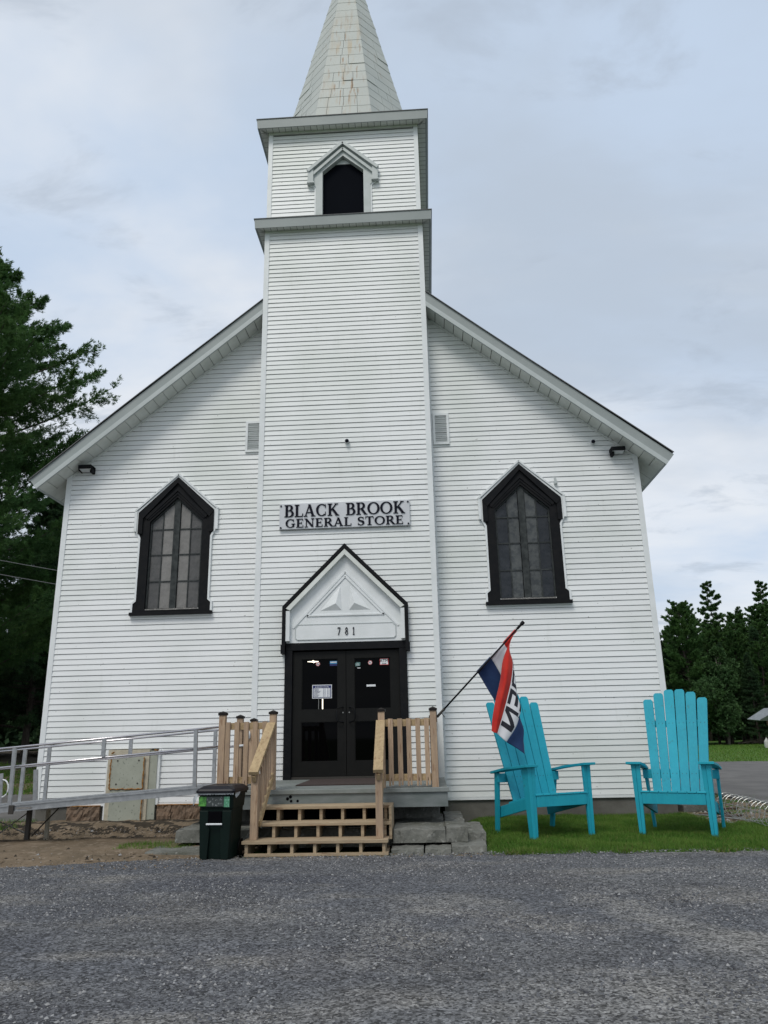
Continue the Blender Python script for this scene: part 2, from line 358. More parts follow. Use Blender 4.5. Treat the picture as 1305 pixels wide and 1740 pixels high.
def tag(o, label=None, cat=None, group=None, kind=None):
    if label: o['label'] = label
    if cat: o['category'] = cat
    if group: o['group'] = group
    if kind: o['kind'] = kind
    return o
def empty(name, loc=(0, 0, 0), rz=0, **k):
    o = bpy.data.objects.new(name, None); COL.objects.link(o); o.location = loc; o.rotation_euler = (0, 0, rz)
    o.empty_display_size = .1
    return tag(o, **k)
def npmesh(name, verts, tris, mats, parent=None, midx=None, smooth=False):
    me = bpy.data.meshes.new(name); n = len(verts); k = len(tris)
    me.vertices.add(n); me.vertices.foreach_set('co', np.ascontiguousarray(verts, dtype=np.float32).ravel())
    me.loops.add(3 * k); me.loops.foreach_set('vertex_index', np.ascontiguousarray(tris, dtype=np.int32).ravel())
    me.polygons.add(k); me.polygons.foreach_set('loop_start', np.arange(0, 3 * k, 3, dtype=np.int32))
    for q in (mats if isinstance(mats, (list, tuple)) else [mats]): me.materials.append(M[q])
    if midx is not None: me.polygons.foreach_set('material_index', midx.astype(np.int32))
    if smooth: me.polygons.foreach_set('use_smooth', np.ones(k, dtype=bool))
    me.update(calc_edges=True)
    o = bpy.data.objects.new(name, me); COL.objects.link(o)
    if parent: o.parent = parent
    return o
def vnoise(x, y, s=0):
    return (np.sin(x * 1.7 + s) * np.cos(y * 2.3 + 1.3 * s) + .6 * np.sin(x * 4.1 + y * 3.3 + s * 2) + .35 * np.sin(x * 9.3 - y * 7.9 + s) + .2 * np.sin(x * 19.7 + y * 23.1)) / 2.1
def gridsheet(name, x0, x1, y0, y1, nx, ny, zf, mats, kind='structure', keep=None, midf=None, parent=None):
    X, Y = np.meshgrid(np.linspace(x0, x1, nx), np.linspace(y0, y1, ny)); Z = zf(X, Y)
    v = np.stack([X.ravel(), Y.ravel(), Z.ravel()], 1)
    i = np.arange((nx - 1) * (ny - 1)); a = (i // (nx - 1)) * nx + i % (nx - 1)
    t = np.concatenate([np.stack([a, a + 1, a + nx + 1], 1), np.stack([a, a + nx + 1, a + nx], 1)])
    c = v[t].mean(1)
    if keep is not None: k = keep(c[:, 0], c[:, 1]); t = t[k]; c = c[k]
    o = npmesh(name, v, t, mats, parent, midf(c[:, 0], c[:, 1], c[:, 2]) if midf else None, smooth=True)
    if kind: o['kind'] = kind
    return o

# ------------------------------------------------------------------ ground, lot, lawn, road
def gz(x, y):   # lie of the land behind the building: a low bank on the left
    b = np.clip((y - 8.5) / 5.0, 0, 1) * np.clip((-x - 7.0) / 2.5, 0, 1)
    return b * (.75 + .15 * vnoise(x * .6, y * .6, 2))
S = []
g_ = MB()
for x0, x1, y0, y1 in ((-900, 900, -600, -4.3), (-900, 900, -.2, 1500), (-900, -25.5, -4.3, -.2), (-1.15, 900, -4.3, -.2)):
    g_.add([(x0, y0, -.045), (x1, y0, -.045), (x1, y1, -.045), (x0, y1, -.045)], [(0, 1, 2, 3)])
g_.build('ground', 'lawn_far')['kind'] = 'structure'
def lot_edge(x):
    return -3.98 + .05 * vnoise(x * 1.3, 0, 1) - .62 * np.clip((-x - 1.7) / 2.2, 0, 1) + .0 * x
gridsheet('gravel_lot', -26, 26, -30, -3.6, 521, 265, lambda x, y: .008 * vnoise(x * .9, y * .9, 3) * np.clip((-4.2 - y) / 2, 0, 1), 'gravel',
          keep=lambda x, y: y < lot_edge(x) + .0)
# pavement strip under the bin and stairs where gravel meets the old concrete
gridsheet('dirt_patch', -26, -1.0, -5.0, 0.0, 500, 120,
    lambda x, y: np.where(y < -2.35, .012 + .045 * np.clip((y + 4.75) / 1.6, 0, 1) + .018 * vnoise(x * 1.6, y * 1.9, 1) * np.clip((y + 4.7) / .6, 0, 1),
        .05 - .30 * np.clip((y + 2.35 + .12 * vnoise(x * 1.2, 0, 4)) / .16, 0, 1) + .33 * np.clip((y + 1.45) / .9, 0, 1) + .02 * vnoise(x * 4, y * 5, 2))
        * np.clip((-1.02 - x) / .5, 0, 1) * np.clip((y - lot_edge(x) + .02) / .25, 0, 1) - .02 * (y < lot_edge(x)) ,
    ['dirt', 'dark_dirt_shade'], midf=lambda x, y, z: ((y > -2.36 + .05 * vnoise(x * 2, y, 3)) & (y < -1.05 + .25 * vnoise(x * 3, y * 3, 1))).astype(int) | ((y > -.9) & (vnoise(x * 3, y * 6, 6) > .0)).astype(int))  # the ditch's shade is laid in as a band of the dark soil colour
def lawn_z(x, y):
    e = np.clip((y - lot_edge(x)) / .16, 0, 1) * np.clip((x - 2.12 - .06 * vnoise(y * 3, x, 2)) / .10, 0, 1)
    return -.03 + e * (.055 + .014 * vnoise(x * 1.5, y * 1.5, 5))
gridsheet('near_lawn', 2.05, 26, -4.05, 0.02, 420, 90, lawn_z, ['lawn_soil'], keep=lambda x, y: ~((x > 5.7) & (y > -1.5 + .15 * vnoise(x * 2, 0, 1)) & (x < 40)))
gridsheet('rubble_strip', 5.6, 9.6, -1.75, 4.6, 160, 220, lambda x, y: .0 + .022 * vnoise(x * 4, y * 4, 3) + .01 * vnoise(x * 11, y * 13, 1), ['dirt', 'lawn_soil'],
          midf=lambda x, y, z: (vnoise(x * 2.2, y * 2.0, 8) > .12).astype(int))
# drive on the right that runs back and turns behind the store, and the road on the left
def drive_keep(x, y):
    ex = 7.75 + .10 * vnoise(0, y * .8, 2) + np.clip(1.8 - y, 0, 9) * .25
    far = 21.5 + .5 * vnoise(x * .3, 0, 4) - (x - 15) * .18
    patch = ((x - 15.6) / 2.6) ** 2 + ((y - 13.6) / 1.1) ** 2 < 1
    return (x > ex) & (y < far) & (y > -3.4) & ~patch
gridsheet('drive', 7.0, 60, -3.6, 23, 320, 200, lambda x, y: .028 + 0 * x, 'asphalt', keep=drive_keep)
gridsheet('side_road', -60, -5.75, .3, 8.6, 200, 60, lambda x, y: .02 + 0 * x, 'asphalt', keep=lambda x, y: (y < 8.3 + .3 * vnoise(x * .5, 0, 1)))
gridsheet('bank', -60, -5.0, 7.9, 60, 260, 220, lambda x, y: gz(x, y) + .02 * np.clip(y - 8, 0, 1), ['dirt', 'lawn_soil', 'dark_dirt_shade'],
          midf=lambda x, y, z: np.where(y > 12, 2, (vnoise(x * 1.1, y * 1.4, 3) > 0.1).astype(int)))

thin('grass', .3)
# pebbles lying loose on the lot: too many to count
def pebbles(n, x0, x1, y0, y1, s0, s1, zoff=0, name='loose_gravel', keep=None, mats=('pebble', 'pebble_dark', 'pebble_pale'), p=(.50, .34, .16)):
    P = np.stack([rng.uniform(x0, x1, n), rng.uniform(y0, y1, n)], 1)
    if keep is not None: P = P[keep(P[:, 0], P[:, 1])]
    n = len(P); s = s0 * (s1 / s0) ** (rng.random(n) ** 2.2)
    base = np.array([(1, 0, 0), (0, 1, 0), (-1, 0, 0), (0, -1, 0), (0, 0, 1)], float)
    v = base[None] * rng.uniform(.6, 1.25, (n, 5, 1)) * s[:, None, None]; v[:, :, 2] *= .75
    a = rng.uniform(0, 6.28, n); c, q = np.cos(a)[:, None], np.sin(a)[:, None]
    x = v[:, :, 0] * c - v[:, :, 1] * q; y = v[:, :, 0] * q + v[:, :, 1] * c
    v = np.stack([x + P[:, :1], y + P[:, 1:], v[:, :, 2] + zoff - s[:, None] * .1], 2)
    v[:, 4, 0] += rng.normal(0, .3, n) * s; v[:, 4, 1] += rng.normal(0, .3, n) * s
    f = np.array([(0, 1, 4), (1, 2, 4), (2, 3, 4), (3, 0, 4)])
    t = (f[None] + 5 * np.arange(n)[:, None, None]).reshape(-1, 3)
    mi = np.repeat(rng.choice(len(mats), n, p=p), 4)
    o = npmesh(name, v.reshape(-1, 3), t, list(mats), midx=mi); o['kind'] = 'stuff'; return o
vis = lambda x, y: (np.abs(x - 1.0) < (y + 14.6) * .62) & (y < lot_edge(x) + .03) & (rng.random(len(x)) < .62 + .75 * vnoise(x * .55, y * .8, 9))
tag(pebbles(230000, -6.5, 7.5, -11.5, -3.9, .0042, .017, keep=vis), 'grey crushed stone scattered over the parking lot', 'gravel')
pebbles(300, -6, 7, -11, -4.2, .012, .022, keep=vis, name='larger_stones')
pebbles(9000, -8, -1.2, -4.9, -.05, .004, .018, .02, 'dirt_crumbs', mats=('dirt', 'dark_dirt_shade', 'pebble_pale'), p=(.62, .28, .10))
pebbles(900, -7, -1.7, -4.4, -2.3, .010, .045, .04, 'dirt_clods', mats=('dirt', 'dark_dirt_shade', 'pebble_pale'), p=(.75, .18, .07))
pebbles(1500, -7, -1.7, -1.3, -.1, .010, .040, .02, 'bank_clods', mats=('dirt', 'dark_dirt_shade', 'pebble_pale'), p=(.45, .50, .05))
pebbles(2600, 5.7, 8.2, -1.6, 4.0, .01, .045, .0, 'rubble', mats=('dirt', 'dark_dirt_shade', 'pebble_pale'), p=(.45, .3, .25))
pebbles(2600, 1.0, 12, -4.10, -3.78, .005, .016, 0.012, 'edge_gravel')
pebbles(900, -2.4, 2.3, -4.15, -3.80, .006, .028, 0.0, 'slab_rubble', mats=('concrete', 'dirt', 'pebble_pale'), p=(.5, .3, .2))

def blades(n, x0, x1, y0, y1, h0, h1, zf, name, mats=('grass', 'grass_dry'), pdry=.06, keep=None, wd=.0035):
    P = np.stack([rng.uniform(x0, x1, n), rng.uniform(y0, y1, n)], 1)
    if keep is not None: P = P[keep(P[:, 0], P[:, 1])]
    n = len(P); z = zf(P[:, 0], P[:, 1]) - .003
    h = rng.uniform(h0, h1, n) * (1 + .35 * vnoise(P[:, 0] * 2.5, P[:, 1] * 2.5, 1)); a = rng.uniform(0, 6.28, n); l = rng.normal(0, .45, (n, 2)) * h[:, None]
    dx, dy = np.cos(a) * wd, np.sin(a) * wd
    v = np.stack([np.stack([P[:, 0] - dx, P[:, 1] - dy, z], 1), np.stack([P[:, 0] + dx, P[:, 1] + dy, z], 1), np.stack([P[:, 0] + l[:, 0], P[:, 1] + l[:, 1], z + h], 1)], 1)
    t = np.arange(3 * n).reshape(-1, 3)
    o = npmesh(name, v.reshape(-1, 3), t, list(mats), midx=(rng.random(n) < pdry).astype(int)); o['kind'] = 'stuff'; return o
tag(blades(190000, 2.1, 9.5, -4.07, 0, .02, .06, lawn_z, 'lawn_grass', keep=lambda x, y: (y > lot_edge(x) - .02 - .035 * (vnoise(x * 5, y, 7) > .25)) & (vnoise(x * 2.7, y * 3.3, 4) > -.78) & ~((x > 5.75) & (y > -1.45)) & (x < 2.6 + (y + 14) * .62) & ((x > 2.16) | (y > -2.8))), 'short green lawn grass in front of the store', 'grass')
tag(blades(2600, 2.3, 6.2, -3.2, -1.4, .05, .11, lawn_z, 'leg_grass', keep=lambda x, y: (np.min([np.hypot(x - a, y - b) for a, b in ((2.72, -2.94), (3.60, -2.50), (2.3, -2.02), (3.17, -1.58), (4.32, -2.58), (5.18, -2.98), (4.76, -1.65), (5.6, -2.05))], axis=0) < .13)), 'longer grass tufts round the feet of the chairs', 'grass')
for cx_, cy_, n_ in ((2.42, -4.02, 240), (2.62, -3.98, 120), (4.9, -4.04, 120), (3.7, -4.03, 90)):
    blades(n_, cx_ - .11, cx_ + .11, cy_ - .05, cy_ + .06, .03, .085, lambda x, y: 0 * x, 'edge_weeds', pdry=.3, wd=.006)
blades(1800, 2.0, 3.4, -4.06, -3.8, .03, .09, lambda x, y: 0 * x, 'edge_weeds', keep=lambda x, y: vnoise(x * 4, y, 2) > .1)
blades(1400, -2.75, -1.75, -3.5, -3.0, .03, .08, lambda x, y: .045 + 0 * x, 'ditch_grass', pdry=.03)
blades(3500, 5.7, 8.3, -1.5, 4.2, .02, .07, lambda x, y: 0 * x, 'rubble_weeds', pdry=.45, keep=lambda x, y: vnoise(x * 2.2, y * 2, 8) > .05, wd=.005)
blades(60000, 13, 60, 20.5, 62, .05, .14, lambda x, y: -.045 + 0 * x, 'far_grass', pdry=.05, wd=.02)
blades(9000, -14, -5.8, 8, 13, .05, .22, lambda x, y: gz(x, y), 'bank_weeds', pdry=.2, wd=.012)
blades(2500, -8.6, -5.5, -1.4, .3, .03, .10, lambda x, y: .05 + 0 * x, 'ramp_grass', pdry=.05, wd=.006)

# ------------------------------------------------------------------ church (now a store)
T = .416; TX = 1.665; EXP = .1016; SB = .348; WX = 5.635; SL = .8276
church = empty('church', (0, 0, 0), label='white clapboard church turned store with steeple tower and black pointed windows', cat='church')
ridge_soff = 11.17                                   # soffit line at x=0
wall = MB().prism([(-WX + .01, SB), (WX - .01, SB), (WX - .01, ridge_soff - SL * WX), (0, ridge_soff), (-WX + .01, ridge_soff - SL * WX)], .125, 14.2).build('front_wall', 'siding', church)
tower = MB().box(-TX + .01, TX - .01, -T + .155, 2.9, SB, 11.9).build('tower', 'siding', church)
belfry = MB().box(-1.64, 1.64, -T + .125, 2.88, 11.9, 14.35).build('belfry', 'siding', church)

def course(mb, x0, x1, z, y, zt=None, x0t=None, x1t=None):
    """one clapboard course: face with a rolled drip edge and a slot below it"""
    x0t = x0 if x0t is None else x0t; x1t = x1 if x1t is None else x1t
    zt = z + EXP + .003 if zt is None else zt
    j = rnd.uniform(-.0012, .0012)
    yb, yt = y - .019 + j, y - .007 + j
    ns = max(1, int((x1 - x0) / .7)); vs = []
    for q in range(ns + 1):
        t = q / ns; a0 = x0 + (x1 - x0) * t; a1 = x0t + (x1t - x0t) * t
        dy = rnd.uniform(-.0012, .0012); dz = rnd.uniform(-.0014, .0014)
        vs += [(a0, y + .004, z + .0115), (a0, yb + .003, z + .008 + dz), (a0, yb + dy, z + .0125 + dz), (a0, yb + .001 + dy, z + .02), (a1, yt + dy, zt)]
    mb.add(vs, [(5 * q + i, 5 * q + 5 + i, 5 * q + 6 + i, 5 * q + 1 + i) for q in range(ns) for i in range(4)])
def win_half(z):   # opening cut into the courses behind the pointed casing
    if z < 3.72 or z > 6.28: return 0
    return .62 if z < 5.65 else max(0, .62 * (6.28 - z) / (6.28 - 5.65))
def clear(z): return min(win_half(z), win_half(z + EXP))
z = SB; k = 0; high = MB()
while z < 9.9:
    for sgn in (-1, 1):
        xo = min(WX - .075, (ridge_soff - z) / SL - .0); xot = min(WX - .075, (ridge_soff - z - EXP) / SL - .0)
        xi = TX - .03
        if xot < xi + .03: continue
        wh = clear(z)
        def seg(a, b, bt=None):
            mb = high if z > 7.95 else MB()
            if sgn > 0: course(mb, a, b, z, 0, x1t=bt)
            else: course(mb, -b, -a, z, 0, x0t=None if bt is None else -bt)
            if mb is not high: mb.build('siding_board', 'siding', wall)
        hole = None
        if sgn < 0 and z < 1.27: hole = (3.43, 4.30)
        if wh > .03: seg(xi, 3.36 - wh); seg(3.36 + wh, xo, xot)
        elif hole and z + EXP < 1.30: seg(xi, hole[0]); seg(hole[1], xo, xot)
        else: seg(xi, xo, xot)
    z += EXP
o = high.build('upper_siding', 'siding', wall); o['kind'] = 'stuff'
high = MB()
z = SB + .015
def ped_half(z):
    if z < 2.98: return 1.06
    if z < 3.6: return 1.0
    return max(0, 1.0 * (4.62 - z) / 1.02)
while z < 11.72:
    ph_ = min(ped_half(z), ped_half(z + EXP)) if z < 4.6 else 0
    for a, b in (((-TX + .085, -ph_), (ph_, TX - .085)) if ph_ > .05 else ((-TX + .085, TX - .085),)):
        mb = high if z > 7.4 else MB(); course(mb, a, b, z, -T)
        if mb is not high: mb.build('siding_board', 'siding', tower)
    z += EXP
o = high.build('upper_siding', 'siding', tower); o['kind'] = 'stuff'
mb = MB(); z = 12.02
def bel_half(z): return .445 if z < 13.2 else max(0, .445 * (13.6 - z) / .4)
while z < 14.24:
    h_ = bel_half(z + .01) + .035 if z < 13.59 else 0
    if h_ > .05: course(mb, -1.56, -h_, z, -T + .015); course(mb, h_, 1.56, z, -T + .015)
    else: course(mb, -1.56, 1.56, z, -T + .015)
    z += EXP
o = mb.build('upper_siding', 'siding', belfry); o['kind'] = 'stuff'
# side courses (towers' flanks and the long walls) as one run each
mb = MB()
for sx in (-1, 1):
    for (xx, y0, y1, za, zb) in ((TX, -T + .08, 2.8, 9.0, 11.8), (1.64, -T + .08, 2.8, 12.02, 14.25), (WX, .08, 14.1, SB, 6.4), (TX, -T + .05, .0, SB, 9.9)):
        z = za
        while z < zb:
            a, b = sx * (xx + .019), sx * (xx + .007); q = sx * (xx - .02)
            mb.add([(q, y0, z + .011), (a, y0, z + .01), (b, y0, z + EXP), (q, y1, z + .011), (a, y1, z + .01), (b, y1, z + EXP)],
                   [(0, 1, 4, 3), (1, 2, 5, 4)] if sx > 0 else [(3, 4, 1, 0), (4, 5, 2, 1)])
            z += EXP
o = mb.build('side_siding', 'siding', church); o['kind'] = 'stuff'
# corner trims
for sx in (-1, 1):
    zt = ridge_soff - SL * WX
    MB().prism([(sx * (WX - .08), SB - .01), (sx * (WX + .02), SB - .01), (sx * (WX + .02), zt - .01), (sx * (WX - .08), zt + .06)][::sx], -.028, .10).build('corner_trim', 'trim_white', church)
    MB().box(*sorted((sx * (TX - .09), sx * (TX + .012))), -T - .028, -T + .08, SB - .06, 11.74).build('corner_trim', 'trim_white', church)
    MB().box(*sorted((sx * (1.56), sx * (1.655))), -T - .012, -T + .08, 11.99, 14.31).build('corner_trim', 'trim_white', church)
    MB().box(*sorted((sx * (TX + .012), sx * (TX + .05))), -.035, .02, SB, 9.75).build('inside_corner_trim', 'trim_white', church)
MB().box(-WX, -TX, -.024, .02, SB - .035, SB + .006).build('starter_strip', 'trim_white', church)
MB().box(TX, WX, -.024, .02, SB - .035, SB + .006).build('starter_strip', 'trim_white', church)

# roof: slab each side, fascia, lip, soffit panels, frieze
roof = MB(); EX = 6.21; YR = -.43; RT = 11.50
for sx in (-1, 1):
    a = (sx * EX, RT - SL * EX); b = (0, RT)
    # a slight sag in the old roof edge
    n = 14; top = []
    xs_ = [EX + (TX + .014 - EX) * i / 11 for i in range(12)] + [1.1, .55, 0]
    n = len(xs_) - 1
    for i in range(n + 1):
        t = 1 - xs_[i] / EX; x = sx * xs_[i]; z = RT - SL * abs(x) + .024 + (.025 * math.sin(t * 7 + sx) * (1 - t))
        top.append((x, z))
    for i in range(n):
        (xa, za), (xb, zb) = top[i], top[i + 1]
        if abs(xa) > TX + .02: ys = YR - .03
        else: ys = 2.91
        P = [(xa, ys, za), (xb, ys, zb), (xb, 14.5, zb), (xa, 14.5, za), (xa, ys, za - .02), (xb, ys, zb - .02)]
        roof.add(P, [(0, 3, 2, 1) if sx < 0 else (0, 1, 2, 3), (4, 5, 1, 0)])
roof_o = roof.build('roof', 'roofing', church); fixnormals(roof_o)
for sx in (-1, 1):
    def rk(x, dz): return (sx * x, RT - SL * x + dz)
    c = math.cos(math.atan(SL)); s_ = math.sin(math.atan(SL))
    # perpendicular cut at the eave end
    def per(x, d): return (sx * (x - d * s_), RT - SL * x - d * c)
    xi = TX + .014
    def innerz(d): return RT - SL * xi - d / c
    up_ = [per(EX, 0), (sx * xi, innerz(0)), (sx * xi, innerz(.175)), per(EX, .175)]
    lp = [per(EX, .175), (sx * xi, innerz(.175)), (sx * xi, innerz(.26)), per(EX, .26)]
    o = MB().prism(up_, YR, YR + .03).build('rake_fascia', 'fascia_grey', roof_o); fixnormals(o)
    o = MB().prism(lp, YR - .022, YR + .02).build('rake_lip', 'lip_white', roof_o); fixnormals(o)
    # soffit panels
    L = (EX - TX) / c; n = 24
    for i in range(n):
        d0 = (EX - .16) - (EX - .16 - xi) * i / n; d1 = (EX - .16) - (EX - .16 - xi) * (i + 1) / n
        g = .006
        x0, x1 = d0 - g, d1 + g
        zz = lambda x: RT - SL * x - .325
        o = MB().add([(sx * x0, YR + .012, zz(x0)), (sx * x1, YR + .012, zz(x1)), (sx * x1, .03, zz(x1)), (sx * x0, .03, zz(x0)),
                      (sx * x0, YR + .012, zz(x0) + .02), (sx * x1, YR + .012, zz(x1) + .02), (sx * x1, .03, zz(x1) + .02), (sx * x0, .03, zz(x0) + .02)],
                     [(0, 1, 2, 3), (4, 5, 6, 7), (0, 1, 5, 4), (1, 2, 6, 5), (2, 3, 7, 6), (3, 0, 4, 7)]).build('soffit_panel', 'soffit', roof_o); fixnormals(o)
    # side eave soffit, backing and eave fascia, frieze strip at the wall
    x0, x1 = EX - .16, WX + .0
    zz = lambda x: RT - SL * x - .318
    for j in range(30):
        ya, yb = .04 + j * .48, .04 + (j + 1) * .48 - .008
        MB().add([(sx * x0, ya, zz(x0)), (sx * x1, ya, zz(x1)), (sx * x1, yb, zz(x1)), (sx * x0, yb, zz(x0))], [(0, 1, 2, 3)]).build('soffit_panel', 'soffit', roof_o)
    xb_ = EX - .17; back = MB().add([(sx * xb_, YR + .03, zz(xb_) + .02), (sx * TX, YR + .03, zz(TX) + .02), (sx * TX, 14.4, zz(TX) + .02), (sx * xb_, 14.4, zz(xb_) + .02)], [(0, 1, 2, 3)]).build('soffit_backing', 'black_void', roof_o)
    o = MB().prism([per(EX, 0), per(EX - .03, .0), per(EX - .03, .26), per(EX, .26)], YR + .031, 14.4).build('eave_fascia', 'lip_white', roof_o); fixnormals(o)
    o = MB().prism([rk(WX + .02, -.36), (sx * xi, RT - SL * xi - .36), (sx * xi, RT - SL * xi - .385), rk(WX + .02, -.385)], -.024, .0).build('frieze_strip', 'soffit', roof_o); fixnormals(o)

# cornices of the tower
def cornice(zb, zt, half, front, inner, n):
    cfr = MB(); y0 = front; y1 = 2.9 + (half - inner) ; h = half
    z0, z1 = zb, zt
    # fascia: four boards leaning out slightly
    A = [(-h, y0), (h, y0), (h, y1), (-h, y1)]; B = [(-h + .05, y0 + .05), (h - .05, y0 + .05), (h - .05, y1 - .05), (-h + .05, y1 - .05)]
    root = cfr.add([(x, y, z1) for x, y in A] + [(x * .992, y + .012 if y < 0 else y - .012, z0) for x, y in A] + [(x, y, z0 + .02) for x, y in B],
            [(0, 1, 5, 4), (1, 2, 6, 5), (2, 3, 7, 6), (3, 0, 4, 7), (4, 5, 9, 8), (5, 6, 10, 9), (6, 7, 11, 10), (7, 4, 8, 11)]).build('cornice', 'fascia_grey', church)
    fixnormals(root)
    # roofing with a drip edge
    zi = z1 + .10
    o = MB().add([(-h - .012, y0 - .012, z1 + .001), (h + .012, y0 - .012, z1 + .001), (h + .012, y1, z1 + .001), (-h - .012, y1, z1 + .001),
              (-h - .012, y0 - .012, z1 + .02), (h + .012, y0 - .012, z1 + .02), (h + .012, y1, z1 + .02), (-h - .012, y1, z1 + .02),
              (-inner, y0 + h - inner, zi), (inner, y0 + h - inner, zi), (inner, y1 - .2, zi), (-inner, y1 - .2, zi)],
             [(0, 1, 5, 4), (1, 2, 6, 5), (2, 3, 7, 6), (3, 0, 4, 7), (4, 5, 9, 8), (5, 6, 10, 9), (6, 7, 11, 10), (7, 4, 8, 11), (0, 3, 2, 1), (8, 9, 10, 11)]).build('cornice_roof', 'roofing', root); fixnormals(o)
    # soffit panels front and both sides
    zs = z0 + .03; yi = -T + .03; step = 2 * (h - .05) / n
    for i in range(n):
        a = -h + .05 + i * step + .004; b = a + step - .008
        # mitre ends kept simple: corner panels follow the diagonal
        ya, yb = yi, yi
        if a < -inner: ya = y0 + .05 + (a + h - .05); ya = min(ya, yi)
        if b > inner: yb = y0 + .05 + (h - .05 - b); yb = min(yb, yi)
        MB().add([(a, y0 + .045, zs), (b, y0 + .045, zs), (b, yb, zs), (a, ya, zs)], [(0, 3, 2, 1)]).build('soffit_panel', 'soffit', root)
    m_ = MB(); ny = int((y1 - y0) / step)
    for sx in (-1, 1):
        for i in range(ny):
            a = y0 + .05 + i * step + .004; b = a + step - .008
            xa = inner - .02 if a > yi else max(inner - .02, h - .05 - (a - y0 - .05)); xb = inner - .02 if b > yi else max(inner - .02, h - .05 - (b - y0 - .05))
            m_.add([(sx * (h - .045), a, zs), (sx * (h - .045), b, zs), (sx * xb, b, zs), (sx * xa, a, zs)], [(0, 1, 2, 3)])
    o = m_.build('side_soffit_panels', 'soffit', root); o['kind'] = 'stuff'
    MB().box(-h + .06, h - .06, y0 + .06, y1 - .06, zs + .006, zs + .02).build('soffit_backing', 'black_void', root)
    # frieze moulding where soffit meets the wall
    MB().box(-inner - .005, inner + .005, -T - .03, -T + .02, zs - .055, zs - .004).build('frieze_moulding', 'soffit', root)
    return root
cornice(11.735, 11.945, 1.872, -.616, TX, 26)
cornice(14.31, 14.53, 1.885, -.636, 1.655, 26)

# spire: octagonal, metal sheets in courses
ZS0, ZA, AP = 14.60, 21.93, 1.60; CY = 1.25
spire = empty('spire'); spire.parent = church
def oc(r, k): a = math.pi / 8 + k * math.pi / 4; rr = r / math.cos(math.pi / 8); return Vector((rr * math.sin(a), CY - rr * math.cos(a), 0))
core = MB(); vs = [oc(AP - .03, k) + Vector((0, 0, ZS0 - .05)) for k in range(8)] + [Vector((0, CY, ZA - .1))]
core.add(vs, [(k, (k + 1) % 8, 8) for k in range(8)]); co_ = core.build('spire_core', 'spire_core', spire); fixnormals(co_)
zs = [ZS0]
while zs[-1] < 21.5: zs.append(zs[-1] + .315 + rnd.uniform(-.05, .04))
backp = MB()
for i in range(len(zs) - 1):
    for k in range(8):
        z0, z1 = zs[i] , zs[i + 1] + .012
        if i < 9 and k in (7, 0, 6): z0 += rnd.uniform(-.02, .02)
        r0 = AP * (ZA - z0) / (ZA - ZS0) + .004; r1 = AP * (ZA - z1) / (ZA - ZS0) + .0
        a0, b0 = oc(r0, k - 1), oc(r0, k); a1, b1 = oc(r1, k - 1), oc(r1, k)
        wdt = (b0 - a0).length
        npc = 1 if wdt < .75 else (2 if wdt < 1.05 else 3)
        if k == 0 and i < 8: npc += rnd.choice((0, 1, 1))
        cuts = [0] + sorted((q + rnd.uniform(-.25, .25)) / npc for q in range(1, npc)) + [1]
        for q in range(npc):
            g = .004 / wdt; s0 = cuts[q] + (g if q else 0); s1 = cuts[q + 1] - (g if q < npc - 1 else 0)
            lift = rnd.uniform(0, .0015) if rnd.random() < .86 else rnd.uniform(.004, .013)
            nrm = ((a0 + b0) / 2 - Vector((0, CY, 0))); nrm.z = 0; nrm.normalize()
            tz0 = z0 + rnd.uniform(-.006, .006)
            P = [a0.lerp(b0, s0), a0.lerp(b0, s1), a1.lerp(b1, s1), a1.lerp(b1, s0)]
            V = [Vector((p.x, p.y, zz_)) + nrm * (lift if j < 2 else 0) for j, (p, zz_) in enumerate(zip(P, (tz0, tz0, z1, z1)))]
            Vi = [v - nrm * (.012) for v in V]
            tgt = MB() if k in (0, 1, 7) else backp
            tgt.add(V + Vi, [(0, 1, 2, 3), (1, 0, 4, 5), (0, 3, 7, 4), (2, 1, 5, 6)])
            if tgt is not backp: tgt.build('metal_sheet', 'spire_metal', spire)
o = backp.build('rear_metal_sheets', 'spire_metal', spire); o['kind'] = 'stuff'
MB().tube([(0, CY, ZA - .35), (0, CY, ZA + .1)], [.10, .03], 8).build('finial', 'spire_metal', spire)

